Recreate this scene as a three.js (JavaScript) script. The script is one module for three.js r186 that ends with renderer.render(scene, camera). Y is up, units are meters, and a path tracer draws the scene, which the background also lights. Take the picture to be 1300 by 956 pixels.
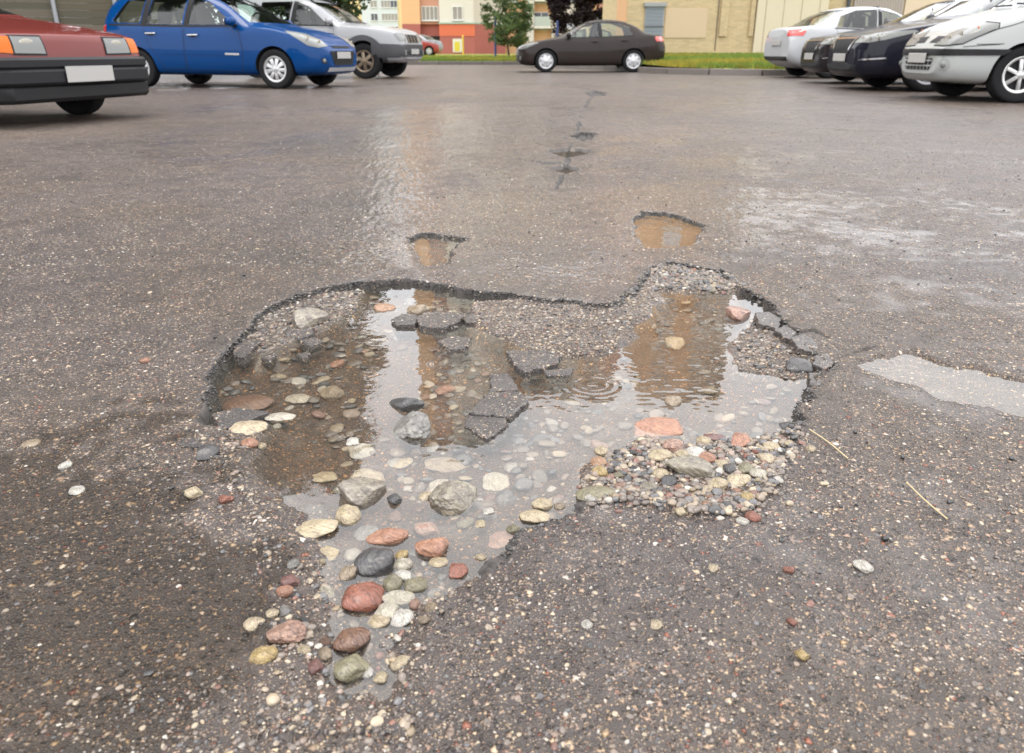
import * as THREE from 'three';
import { mergeVertices, mergeGeometries, toCreasedNormals } from 'three/addons/utils/BufferGeometryUtils.js';
import { RoundedBoxGeometry } from 'three/addons/geometries/RoundedBoxGeometry.js';
import { TessellateModifier } from 'three/addons/modifiers/TessellateModifier.js';
import { Brush, Evaluator, SUBTRACTION } from 'three-bvh-csg';
import { MeshBVH } from 'three-mesh-bvh';

// ------------------------------------------------------------------ camera, sky, sun, exposure
const F = 950, CX = 650, CY = 433, CAM_H = 0.58, TILT = Math.atan((CY - 65) / F);
const scene = new THREE.Scene();
const camera = new THREE.PerspectiveCamera(2 * Math.atan(478 / F) * 180 / Math.PI, 1300 / 956, 0.05, 1500);
camera.position.set(0, CAM_H, 0);
camera.rotation.set(-TILT, 0, 0);
camera.setViewOffset(1300, 956, 0, 478 - CY, 1300, 956);
camera.focus = 1.35;
camera.userData.fStop = camera.getFocalLength() / 3.2;
scene.add(camera);

const renderer = new THREE.WebGLRenderer({ antialias: true });
renderer.setSize(1024, 753);
renderer.toneMapping = THREE.LinearToneMapping;
renderer.toneMappingExposure = 1.85;
renderer.shadowMap.enabled = true;
renderer.shadowMap.type = THREE.PCFSoftShadowMap;

// ------------------------------------------------------------------ random numbers and noise
function rng(seed) {
  let a = seed >>> 0;
  return () => { a = (a + 0x6d2b79f5) | 0; let t = Math.imul(a ^ (a >>> 15), 1 | a); t = (t + Math.imul(t ^ (t >>> 7), 61 | t)) ^ t; return ((t ^ (t >>> 14)) >>> 0) / 4294967296; };
}
const hsh = (x, y, z) => { let h = Math.imul(x, 374761393) + Math.imul(y, 668265263) + Math.imul(z, 2147483647 ^ 0x5bd1e995); h = Math.imul(h ^ (h >>> 13), 1274126177); h ^= h >>> 16; return (h >>> 0) / 4294967296; };
const sm = (t) => t * t * (3 - 2 * t);
function n2(x, y, s = 0) {
  const xi = Math.floor(x), yi = Math.floor(y), u = sm(x - xi), v = sm(y - yi);
  const a = hsh(xi, yi, s), b = hsh(xi + 1, yi, s), c = hsh(xi, yi + 1, s), d = hsh(xi + 1, yi + 1, s);
  return (a + (b - a) * u) * (1 - v) + (c + (d - c) * u) * v;
}
function n3(x, y, z) {
  const zi = Math.floor(z), w = sm(z - zi);
  return n2(x, y, zi * 17 + 3) * (1 - w) + n2(x, y, zi * 17 + 20) * w;
}
const fbm = (x, y, o = 4, s = 0) => { let v = 0, a = 0.5, t = 0; for (let i = 0; i < o; i++) { v += a * n2(x, y, s + i * 7); t += a; a *= 0.5; x = x * 2.03 + 11.3; y = y * 2.03 - 7.7; } return v / t; };
const clamp = (v, a = 0, b = 1) => Math.min(b, Math.max(a, v));
const step = (a, b, x) => sm(clamp((x - a) / (b - a)));
const lerp = (a, b, t) => a + (b - a) * t;

// sky: a bright, even layer of rain cloud, a little brighter overhead
{
  const W = 512, H = 256, d = new Float32Array(W * H * 4);
  for (let j = 0; j < H; j++) for (let i = 0; i < W; i++) {
    const el = ((j + 0.5) / H - 0.5) * Math.PI, az = (i / W) * 2 * Math.PI;
    const s = Math.sin(Math.max(0, el)), X = Math.cos(az) * Math.cos(el), Z = Math.sin(az) * Math.cos(el);
    const c = (n3(X * 2.2 + 9, Z * 2.2 + 4, s * 3) - 0.5) * 0.16 + (n3(X * 5 + 3, Z * 5 + 1, s * 7) - 0.5) * 0.07;
    let L = (1.22 + 0.5 * s) * (1 + c);
    if (el < 0) L = 0.5;
    const k = (j * W + i) * 4;
    d[k] = L * 0.985; d[k + 1] = L * 0.995; d[k + 2] = L * 1.03; d[k + 3] = 1;
  }
  const t = new THREE.DataTexture(d, W, H, THREE.RGBAFormat, THREE.FloatType);
  t.mapping = THREE.EquirectangularReflectionMapping; t.minFilter = t.magFilter = THREE.LinearFilter; t.wrapS = THREE.RepeatWrapping; t.needsUpdate = true;
  scene.background = t; scene.environment = t;
}
const sun = new THREE.DirectionalLight(0xfff4e6, 0.9);
sun.position.set(-14, 40, -6);
sun.target.position.set(0, 0, -8);
sun.castShadow = true; sun.shadow.radius = 40; sun.shadow.mapSize.set(2048, 2048);
Object.assign(sun.shadow.camera, { left: -30, right: 30, top: 40, bottom: -30, near: 1, far: 160 });
scene.add(sun, sun.target);

// a point of the photograph on the level y = h
function G(px, py, h = 0) {
  const a = (px - CX) / F, b = -(py - CY) / F, c = Math.cos(TILT), s = Math.sin(TILT);
  const dy = b * c - s, dz = -c - b * s, t = (h - CAM_H) / dy;
  return [a * t, dz * t];
}
// pixels of the photograph per metre at a place
const ppm = (x, y, z) => F / (-z * Math.cos(TILT) - (y - CAM_H) * Math.sin(TILT));

// ------------------------------------------------------------------ names, labels
const used = {};
function numbered(n) { const k = used[n] = (used[n] ?? -1) + 1; return k ? `${n}_${String(k).padStart(3, '0')}` : n; }
function tag(o, label, category, group) { Object.assign(o.userData, { label, category }); if (group) o.userData.group = group; return o; }
function top(o, name) { o.name = numbered(name); scene.add(o); return o; }
function shadows(o) { o.traverse((c) => { if (c.isMesh) c.castShadow = c.receiveShadow = true; }); return o; }
function thing(name, label, category, x = 0, y = 0, z = 0, turn = 0, group) { const o = new THREE.Group(); o.position.set(x, y, z); o.rotation.y = turn; return tag(top(o, name), label, category, group); }
function part(parent, name, geo, mat) { const m = new THREE.Mesh(geo, mat); m.name = name; m.castShadow = m.receiveShadow = true; parent.add(m); return m; }
const lin = (r, g, b) => new THREE.Color().setRGB(r, g, b);
const std = (r, g, b, rough = 0.6, o = {}) => new THREE.MeshStandardMaterial({ color: lin(r, g, b), roughness: rough, ...o });
const phy = (r, g, b, rough = 0.5, o = {}) => new THREE.MeshPhysicalMaterial({ color: lin(r, g, b), roughness: rough, ...o });

// ------------------------------------------------------------------ textures
const s8 = (v) => Math.round(255 * clamp(v <= 0.0031308 ? 12.92 * v : 1.055 * Math.pow(v, 1 / 2.4) - 0.055));
function tex(W, H, fill, srgb) {
  const d = new Uint8Array(W * H * 4);
  fill(d);
  const t = new THREE.DataTexture(d, W, H);
  t.wrapS = t.wrapT = THREE.RepeatWrapping; t.magFilter = THREE.LinearFilter; t.minFilter = THREE.LinearMipmapLinearFilter; t.generateMipmaps = true; t.anisotropy = 8;
  if (srgb) t.colorSpace = THREE.SRGBColorSpace;
  t.needsUpdate = true;
  return t;
}
const again = (t, u, v) => { const c = t.clone(); c.repeat.set(u, v); c.needsUpdate = true; return c; };
// noise that repeats over a tile of P cells
const pn = (x, y, P, s) => { const xi = Math.floor(x), yi = Math.floor(y), u = sm(x - xi), v = sm(y - yi), m = (k) => ((k % P) + P) % P; const a = hsh(m(xi), m(yi), s), b = hsh(m(xi + 1), m(yi), s), c = hsh(m(xi), m(yi + 1), s), d = hsh(m(xi + 1), m(yi + 1), s); return (a + (b - a) * u) * (1 - v) + (c + (d - c) * u) * v; };

const STONE_COLOURS = [[[0.20, 0.165, 0.14], 30], [[0.30, 0.24, 0.18], 20], [[0.47, 0.39, 0.28], 12], [[0.31, 0.235, 0.19], 10], [[0.22, 0.10, 0.07], 5], [[0.06, 0.058, 0.058], 16], [[0.52, 0.49, 0.44], 7], [[0.14, 0.135, 0.14], 14], [[0.36, 0.28, 0.18], 3]];
const TOTAL_C = STONE_COLOURS.reduce((a, c) => a + c[1], 0);
function pickColour(r) { let t = r() * TOTAL_C; for (const [c, w] of STONE_COLOURS) if ((t -= w) < 0) return c; return STONE_COLOURS[0][0]; }

// asphalt: a worn surface of bitumen with sand and rounded stones in it, 1.5 m a tile
const TILE = 1.5;
function makeAsphalt() {
  const N = 2048, mm = N / (TILE * 1000), r = rng(77);
  const R = new Float32Array(N * N), Gc = new Float32Array(N * N), B = new Float32Array(N * N), Hh = new Float32Array(N * N), Ro = new Float32Array(N * N);
  for (let j = 0; j < N; j++) for (let i = 0; i < N; i++) {
    const k = j * N + i, a = pn(i / 64, j / 64, 32, 1), b = pn(i / 16, j / 16, 128, 2), c = hsh(i, j, 3), w = pn(i / 256, j / 256, 8, 4);
    const v = 0.046 * (0.72 + 0.34 * a + 0.24 * b + 0.3 * (c - 0.5));
    R[k] = v * 1.11; Gc[k] = v * 1.0; B[k] = v * 0.96;
    Hh[k] = 0.16 + 0.1 * b + 0.10 * c + 0.08 * a;
    Ro[k] = 0.40 + 0.2 * a * w + 0.2 * (c - 0.3) * 0.5;
  }
  const M = N - 1;
  function stone(x, y, rad, col, tall, seed) {
    const e = 0.6 + 0.4 * r(), th = r() * Math.PI, ct = Math.cos(th), st = Math.sin(th), R2 = Math.ceil(rad + 1), p1 = r() * 6.3, p2 = r() * 6.3;
    for (let dy = -R2; dy <= R2; dy++) for (let dx = -R2; dx <= R2; dx++) {
      const u = (dx * ct + dy * st) / rad, v = (-dx * st + dy * ct) / (rad * e), an = Math.atan2(v, u);
      const q = Math.sqrt(u * u + v * v) * (1 + 0.13 * Math.sin(3 * an + p1) + 0.09 * Math.sin(5 * an + p2));
      if (q > 1) continue;
      const k = ((y + dy) & M) * N + ((x + dx) & M), g = 0.86 + 0.28 * hsh(x + dx, y + dy, 9), edge = clamp((1 - q) * rad * 0.9), h = 0.22 + tall * Math.sqrt(1 - q * q);
      R[k] = lerp(R[k], col[0] * g, edge); Gc[k] = lerp(Gc[k], col[1] * g, edge); B[k] = lerp(B[k], col[2] * g, edge);
      if (h > Hh[k]) Hh[k] = h;
      Ro[k] = lerp(Ro[k], 0.38 + 0.2 * hsh(x, y, 12), edge);
    }
  }
  for (const [n, lo, hi, tall, bright] of [[300000, 0.7, 1.6, 0.18, 0.74], [80000, 1.2, 2.8, 0.34, 0.95], [13000, 2.4, 4.4, 0.55, 1.06], [1500, 4, 5.8, 0.65, 0.98]])
    for (let i = 0; i < n; i++) {
      const x = Math.floor(r() * N), y = Math.floor(r() * N), rad = lerp(lo, hi, r() * r()) * mm, c = pickColour(r), k = bright * (0.75 + 0.5 * r());
      if (pn(x / 128, y / 128, 16, 21) + 0.35 * r() < 0.42 && rad > 2) continue;
      stone(x, y, rad, [c[0] * k, c[1] * k, c[2] * k], tall * (0.7 + 0.5 * r()), i);
    }
  // pores where stones have worn out of the binder
  for (let i = 0; i < 9000; i++) {
    const x = Math.floor(r() * N), y = Math.floor(r() * N), rad = lerp(1.2, 4.2, r() * r()) * mm, R2 = Math.ceil(rad), p = r() * 6.3, e = 0.5 + 0.5 * r();
    for (let dy = -R2; dy <= R2; dy++) for (let dx = -R2; dx <= R2; dx++) { const q = Math.hypot(dx, dy / e) / rad * (1 + 0.2 * Math.sin(3 * Math.atan2(dy, dx) + p)); if (q > 1) continue; const k = ((y + dy) & M) * N + ((x + dx) & M), t = 1 - q * q; Hh[k] = lerp(Hh[k], 0, t); R[k] = lerp(R[k], 0.034, t * 0.9); Gc[k] = lerp(Gc[k], 0.031, t * 0.9); B[k] = lerp(B[k], 0.029, t * 0.9); Ro[k] = 0.5; }
  }
  const color = tex(N, N, (d) => { for (let k = 0; k < N * N; k++) { d[k * 4] = s8(R[k]); d[k * 4 + 1] = s8(Gc[k]); d[k * 4 + 2] = s8(B[k]); d[k * 4 + 3] = 255; } }, true);
  const bump = tex(N, N, (d) => { for (let k = 0; k < N * N; k++) { const v = clamp(Hh[k]) * 255; d[k * 4] = d[k * 4 + 1] = d[k * 4 + 2] = v; d[k * 4 + 3] = 255; } });
  const rough = tex(N, N, (d) => { for (let k = 0; k < N * N; k++) { const v = clamp(Ro[k], 0.05) * 255; d[k * 4] = d[k * 4 + 1] = d[k * 4 + 2] = v; d[k * 4 + 3] = 255; } });
  return { color, bump, rough };
}
const asphaltTex = makeAsphalt();
// where rain stands as a film on the surface (16 m by 16 m of the road, once)
const filmTex = tex(1024, 1024, (d) => {
  const spots = [[-0.62, -3.3, 0.33, 1.7], [-1.0, -6.4, 0.6, 2.6], [0.02, -3.1, 0.28, 1.0], [0.62, -3.0, 0.3, 0.4], [-0.3, -2.25, 0.3, 0.15], [-0.25, -2.9, 0.15, 0.8]];
  for (let j = 0; j < 1024; j++) for (let i = 0; i < 1024; i++) {
    const x = (i / 1024) * 16 - 8, z = -(j / 1024) * 16, a = 0.4 * fbm(x * 0.9, z * 0.6, 3, 31) + 0.35 * fbm(x * 4, z * 4, 3, 32) + 0.25 * n2(x * 26, z * 26, 33);
    let b = 0; for (const [cx, cz, rx, rz] of spots) b = Math.max(b, Math.exp(-(((x - cx) / rx) ** 2 + ((z - cz) / rz) ** 2)));
    const v = step(0.5, 0.74, a + 0.31 * b) * 255, k = (j * 1024 + i) * 4;
    d[k] = d[k + 1] = d[k + 2] = v; d[k + 3] = 255;
  }
});
const wet = (color, o = {}) => new THREE.MeshPhysicalMaterial({ color, roughness: 1, roughnessMap: asphaltTex.rough, map: asphaltTex.color, bumpMap: asphaltTex.bump, bumpScale: 0.011, clearcoat: 0.62, clearcoatRoughness: 0.16, ior: 1.46, vertexColors: true, ...o });
const roadMat = wet(lin(0.9, 0.875, 0.855));
const parkMat = roadMat.clone(); parkMat.clearcoat = 0.15;
filmTex.channel = 1; roadMat.clearcoatMap = filmTex;

// ------------------------------------------------------------------ the broken road surface
// outlines are points of the photograph on the road; the third number is how far the edge slopes (metres), small = a broken cliff
const K = 0.013, S = 0.14;
function outline(list) { const p = list.map(([x, y, w]) => [...G(x, y), w ?? K]); return { p, x0: Math.min(...p.map((q) => q[0])) - 0.25, x1: Math.max(...p.map((q) => q[0])) + 0.25, z0: Math.min(...p.map((q) => q[1])) - 0.25, z1: Math.max(...p.map((q) => q[1])) + 0.25 }; }
// signed distance (inside positive) and the slope of the nearest edges
function dist(o, x, z) {
  if (x < o.x0 || x > o.x1 || z < o.z0 || z > o.z1) return null;
  const p = o.p, n = p.length;
  let inside = false, best = 1e9, ws = 0, wt = 0;
  for (let i = 0, j = n - 1; i < n; j = i++) {
    const a = p[j], b = p[i];
    if ((b[1] > z) !== (a[1] > z) && x < ((a[0] - b[0]) * (z - b[1])) / (a[1] - b[1]) + b[0]) inside = !inside;
    const ex = b[0] - a[0], ez = b[1] - a[1], t = clamp(((x - a[0]) * ex + (z - a[1]) * ez) / (ex * ex + ez * ez + 1e-12)), dx = x - a[0] - ex * t, dz = z - a[1] - ez * t, q = dx * dx + dz * dz;
    if (q < best) best = q;
    const w = 1 / (q * q + 1e-8);
    ws += w * lerp(a[2], b[2], t); wt += w;
  }
  return [Math.sqrt(best) * (inside ? 1 : -1), ws / wt];
}
const POOL = outline([[258, 508], [264, 482], [272, 462], [286, 446], [298, 430], [312, 414], [326, 399], [345, 386], [370, 375], [400, 366], [440, 359], [480, 354], [520, 353], [560, 359], [600, 366], [650, 371], [690, 377], [720, 380], [755, 385], [778, 383], [792, 373], [806, 362], [816, 351], [832, 337], [852, 331], [882, 337], [918, 343], [938, 359], [962, 373], [984, 386], [990, 401], [1012, 421], [1034, 441], [1056, 463], [1040, 480], [1027, 505], [1018, 528], [1014, 548], [1008, 575, 0.03], [990, 610, 0.06], [955, 645, 0.06], [905, 652, 0.06], [850, 640, 0.06], [800, 634, 0.05], [745, 640, 0.03], [700, 662, 0.02], [655, 688, 0.02], [622, 722, 0.04], [570, 762, 0.05], [545, 805, 0.05], [530, 880, 0.05], [515, 930, S], [330, 930, S], [318, 860, S], [322, 800, S], [336, 750, 0.12], [330, 700, 0.12], [322, 655, 0.12], [300, 612, 0.12], [262, 578, 0.12], [246, 552, 0.08], [250, 530, 0.03]]);
const WL = -0.0165;
const ZONES = [
  [outline([[735, 604], [775, 566], [820, 546], [880, 554], [940, 548], [1000, 540], [1030, 556], [1005, 605], [965, 652], [900, 662], [850, 645], [745, 640]]), -0.013, 0.07],
  [outline([[596, 378], [700, 372], [780, 375], [835, 338], [838, 372], [805, 418], [765, 447], [700, 444], [640, 425], [604, 400]]), -0.0125, 0.05],
  [outline([[826, 332], [900, 332], [952, 360], [935, 366], [860, 362], [828, 362]]), -0.012, 0.06],
  [outline([[926, 424], [955, 395], [1004, 418], [1050, 458], [1015, 474], [932, 462]]), -0.0165, 0.05],
  [outline([[330, 392], [400, 365], [462, 358], [452, 388], [398, 412], [330, 440], [305, 430]]), -0.0178, 0.05],
  [outline([[352, 720], [420, 690], [520, 690], [600, 705], [560, 790], [540, 940], [320, 940], [340, 800]]), -0.0255, 0.12],
  [outline([[250, 545], [330, 520], [345, 530], [300, 580], [330, 640], [345, 720], [320, 720], [270, 600]]), -0.017, 0.05],
  [outline([[345, 660], [400, 640], [600, 640], [700, 640], [640, 700], [420, 700]]), -0.030, 0.1],
];
const HOLES = [
  { o: outline([[1080, 458, 0.05], [1110, 447, 0.04], [1145, 437, 0.03], [1166, 443, 0.03], [1200, 456, 0.03], [1260, 469, 0.035], [1330, 478, 0.05], [1420, 490, 0.06], [1420, 545, 0.06], [1330, 536, 0.03], [1290, 527, 0.03], [1240, 517, 0.03], [1190, 504, 0.03], [1150, 487, 0.03], [1125, 481, 0.03], [1096, 472, 0.05]]), depth: 0.016, wl: -0.0062 },
  { o: outline([[517, 303], [533, 295], [562, 297], [592, 303], [586, 309], [577, 318], [572, 336, 0.05], [530, 337, 0.05], [520, 320, 0.04]]), depth: 0.022, wl: -0.011 },
  { o: outline([[804, 276], [816, 269], [845, 270], [880, 279], [893, 287], [889, 312, 0.06], [850, 318, 0.06], [812, 314, 0.06], [798, 296, 0.05]]), depth: 0.022, wl: -0.0085 },
  { o: outline([[690, 191, 0.02], [725, 188, 0.012], [757, 191, 0.02], [752, 200, 0.08], [695, 202, 0.08]]), depth: 0.016, wl: -0.011 },
  { o: outline([[695, 213, 0.02], [720, 211, 0.012], [742, 214, 0.02], [738, 222, 0.06], [700, 223, 0.06]]), depth: 0.014, wl: -0.009 },
  { o: outline([[724, 172], [738, 167], [757, 169], [752, 177], [735, 178]]), depth: 0.03, wl: -0.024 },
  { o: outline([[742, 117], [756, 115], [770, 117], [768, 121], [746, 121]]), depth: 0.03, wl: -0.05 },
  { o: outline([[690, 320, 0.03], [700, 318, 0.02], [712, 322, 0.03], [705, 326, 0.03]]), depth: 0.008, wl: -0.05 },
];
const CRACKS = [[[752, 122, 0.02], [738, 142, 0.015], [733, 166, 0.025], [722, 190, 0.012], [718, 214, 0.016], [706, 240, 0.01]], [[735, 143, 0.02], [700, 152, 0.025], [690, 160, 0.02]], [[715, 175, 0.03], [757, 169, 0.03]], [[1056, 456, 0.011], [1080, 449, 0.007], [1104, 441, 0.006], [1140, 436, 0.004]], [[1010, 420, 0.009], [1032, 418, 0.006], [1060, 432, 0.003]], [[655, 200, 0.02], [690, 206, 0.03], [760, 208, 0.02]]].flatMap((l) => l.slice(1).map((b, i) => [l[i], b].map(([x, y, w]) => [...G(x, y), w])));
function broken(x, z) { return 0.013 * (n2(x * 22, z * 22, 41) - 0.5) + 0.011 * (n2(x * 55, z * 55, 42) - 0.5) + 0.006 * (n2(x * 130, z * 130, 43) - 0.5); }
// height of the road, how far down the pothole a place is (0 road, 1 bed), and whether it is a broken face
function road(x, z, out) {
  const edge = Math.min(1, Math.max(0, Math.min(7.4 - Math.abs(x), z + 15.2, -0.2 - z) * 1.5 + 0.2));
  let h = ((fbm(x * 1.1, z * 1.1, 3, 5) - 0.5) * 0.016 + (n2(x * 9, z * 9, 6) - 0.5) * 0.003 + (n2(x * 34, z * 34, 7) - 0.5) * 0.0016) * edge;
  if (z > -3.2) h += ((n2(x * 90, z * 90, 8) - 0.5) * 0.0022 + (n2(x * 170, z * 170, 9) - 0.5) * 0.0018) * edge;
  else h += ((n2(x * 40, z * 40, 8) - 0.5) * 0.0032 + (n2(x * 75, z * 75, 9) - 0.5) * 0.003) * edge * step(-14, -8, z);
  let bed = 0, face = 0;
  const q = dist(POOL, x, z);
  if (q) {
    const j = broken(x, z), d = q[0] + j * (q[1] < 0.05 ? (x > 0.12 ? 1.9 : 1.2 + 0.7 * step(-1.7, -1.9, z)) : 2.2), t = step(0, q[1], d);
    h *= 1 - 0.75 * step(-0.2, 0, q[0]);
    if (q[0] < 0) h -= 0.004 * Math.exp(q[0] / 0.045) * (q[1] < 0.05 ? 1 : 1.6);
    if (t > 0) {
      let f = -0.047 + 0.012 * (fbm(x * 7, z * 7, 3, 51) - 0.5);
      for (const [o, to, soft] of ZONES) { const k = dist(o, x, z); if (k) f = lerp(f, to + 0.003 + 0.006 * (fbm(x * 14, z * 14, 3, 52) - 0.5), step(-soft, 0.015, k[0] + 0.03 * (n2(x * 18, z * 18, 53) - 0.5))); }
      h = lerp(h, f + 0.002 * (n2(x * 60, z * 60, 54) - 0.5), t);
      bed = t; face = q[1] < 0.04 ? 4 * t * (1 - t) : 0;
      h += face * 0.008 * (n2(x * 34, z * 34, 55) - 0.5);
    }
  }
  for (const o of HOLES) {
    const k = dist(o.o, x, z);
    if (!k) continue;
    const wide = z < -3.2 ? 3 : 1, d = k[0] + broken(x * 0.8, z * 0.8) * 1.7, t = step(0, k[1] * wide, d);
    h *= 1 - 0.8 * step(-0.12, 0, k[0]);
    if (t > 0) { h = lerp(h, -o.depth + 0.003 * (n2(x * 30, z * 30, 61) - 0.5), t); bed = Math.max(bed, t * 0.6); face = Math.max(face, k[1] < 0.02 ? 4 * t * (1 - t) : 0, o.wl < -0.02 ? t : 0); }
  }
  for (const [a, b] of CRACKS) {
    if (x < Math.min(a[0], b[0]) - 0.15 || x > Math.max(a[0], b[0]) + 0.15 || z < Math.min(a[1], b[1]) - 0.15 || z > Math.max(a[1], b[1]) + 0.15) continue;
    const ex = b[0] - a[0], ez = b[1] - a[1], t = clamp(((x - a[0]) * ex + (z - a[1]) * ez) / (ex * ex + ez * ez)), d = Math.hypot(x - a[0] - ex * t, z - a[1] - ez * t) + 0.05 * (fbm(x * 9, z * 5, 3, 63) - 0.5) * Math.min(1.4, -z / 3), w = lerp(a[2], b[2], t) * (0.1 + 1.3 * n2(x * 7, z * 4, 64)) * step(0.46, 0.66, z < -2.6 ? n2(x * 3 + 9, z * 2.2, 65) : 1);
    if (d < w) { const k = Math.min(1, 1.6 * (1 - d / w)); h -= 0.007 * k * (1 - bed); face = Math.max(face, 0.85 * k * (1 - bed)); }
  }
  if (out) { out.bed = bed; out.face = face; }
  return h;
}
const rimMat = new THREE.MeshStandardMaterial({ color: lin(0.06, 0.057, 0.055), roughness: 0.9, vertexColors: true });
// the road in view: fine cells near the camera, wider ones farther off
function axis(fine, from, to, grow, end) { const a = []; let v = from; while (v < to) { a.push(v); v += fine; } let s = fine; while (v < end) { a.push(v); s *= grow; v += s; } a.push(end); return a; }
{
  const half = axis(0.0055, 0, 1.15, 1.03, 8), xs = [...half.slice(1).reverse().map((v) => -v), ...half], zs = axis(0.0045, 0.3, 2.25, 1.02, 16).map((v) => -v);
  const nx = xs.length, nz = zs.length, P = new Float32Array(nx * nz * 3), U = new Float32Array(nx * nz * 2), C = new Float32Array(nx * nz * 3), I = new Uint32Array((nx - 1) * (nz - 1) * 6), FC = new Float32Array(nx * nz), rim = [], o = {};
  let k = 0;
  for (let j = 0; j < nz; j++) for (let i = 0; i < nx; i++, k++) {
    const x = xs[i], z = zs[j], h = road(x, z, o), n = j * nx + i;
    P[n * 3] = x; P[n * 3 + 1] = h; P[n * 3 + 2] = z; U[n * 2] = x / TILE; U[n * 2 + 1] = -z / TILE;
    // worn and stained patches; the bed is silt and clay, the broken faces bare bitumen
    const p = fbm(x * 0.8 + 5, z * 0.5, 4, 71), q = fbm(x * 3, z * 3, 3, 72), w = 0.78 + 0.5 * p + 0.2 * (q - 0.5), brown = step(0.45, 0.75, fbm(x * 1.4, z * 1.4, 3, 73));
    let r = w * (1.10 + 0.06 * brown), g = w * (1.04 + 0.01 * brown), b = w * (1.03 - 0.08 * brown);
    const darkArea = step(0.52, 0.6, fbm(x * 3.1, z * 3.1, 5, 76) * 0.62 + 0.12 * (n2(x * 40, z * 40, 79) - 0.5) + 0.48 * step(0.75, -0.1, Math.hypot((x + 0.8) / 1.15, (z + 0.7) / 0.95)));  // darker, browner area of road at near left, with a ragged outline
    r *= lerp(1, 0.44, darkArea); g *= lerp(1, 0.385, darkArea); b *= lerp(1, 0.31, darkArea);
    const silt = o.bed * (1 - o.face), s = 0.8 + 0.5 * fbm(x * 9, z * 9, 3, 74);
    const deep = step(-0.018, -0.032, h); r = lerp(r, lerp(1.15, 0.85, deep) * s, silt); g = lerp(g, lerp(1.03, 0.56, deep) * s, silt); b = lerp(b, lerp(0.92, 0.34, deep) * s, silt);
    const f = clamp(o.face * 1.3);
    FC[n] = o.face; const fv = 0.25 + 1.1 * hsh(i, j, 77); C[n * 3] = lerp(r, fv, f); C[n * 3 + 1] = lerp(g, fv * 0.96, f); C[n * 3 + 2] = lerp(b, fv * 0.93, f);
  }
  k = 0;
  for (let j = 0; j < nz - 1; j++) for (let i = 0; i < nx - 1; i++) { const a = j * nx + i, b = a + 1, c = a + nx, d = c + 1; const t = FC[a] + FC[b] + FC[c] + FC[d] > 0.6 ? rim : I; t[t === I ? k++ : rim.length] = a; for (const v of [b, c, b, d, c]) t[t === I ? k++ : rim.length] = v; }
  I.set(rim, k);
  const g = new THREE.BufferGeometry(); g.addGroup(0, k, 0); g.addGroup(k, rim.length, 1);
  g.setAttribute('position', new THREE.BufferAttribute(P, 3)); g.setAttribute('uv', new THREE.BufferAttribute(U, 2)); const U1 = new Float32Array(nx * nz * 2); for (let i = 0; i < nx * nz; i++) { U1[i * 2] = (P[i * 3] + 8) / 16; U1[i * 2 + 1] = -P[i * 3 + 2] / 16; }
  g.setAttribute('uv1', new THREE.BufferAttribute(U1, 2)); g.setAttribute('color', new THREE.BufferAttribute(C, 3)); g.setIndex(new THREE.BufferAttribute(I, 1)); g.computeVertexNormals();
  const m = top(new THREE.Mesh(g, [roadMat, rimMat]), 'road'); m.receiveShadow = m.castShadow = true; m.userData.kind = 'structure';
  // the rest of the car park round it
  const strips = [[-60, -8 + 0.05, -16 + 0.05, 14], [8 - 0.05, 60, -16 + 0.05, 14], [-60, 60, -60, -16 + 0.05], [-8 + 0.05, 8 - 0.05, -0.3 - 0.02, 14]].map(([x0, x1, z0, z1]) => {
    const a = new THREE.PlaneGeometry(x1 - x0, z1 - z0, Math.ceil((x1 - x0) / 2), Math.ceil((z1 - z0) / 2)); a.rotateX(-Math.PI / 2); a.translate((x0 + x1) / 2, -0.004, (z0 + z1) / 2);
    const p = a.attributes.position, u = a.attributes.uv, c = new Float32Array(p.count * 3);
    for (let i = 0; i < p.count; i++) { const x = p.getX(i), z = p.getZ(i), w = 0.78 + 0.5 * fbm(x * 0.8 + 5, z * 0.5, 4, 71); u.setXY(i, x / TILE, -z / TILE); c.set([w * 1.10, w * 1.04, w * 1.02], i * 3); }
    a.setAttribute('color', new THREE.BufferAttribute(c, 3));
    return a;
  });
  const far = top(new THREE.Mesh(mergeGeometries(strips), parkMat), 'car_park'); far.receiveShadow = true; far.userData.kind = 'structure';
}

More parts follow.
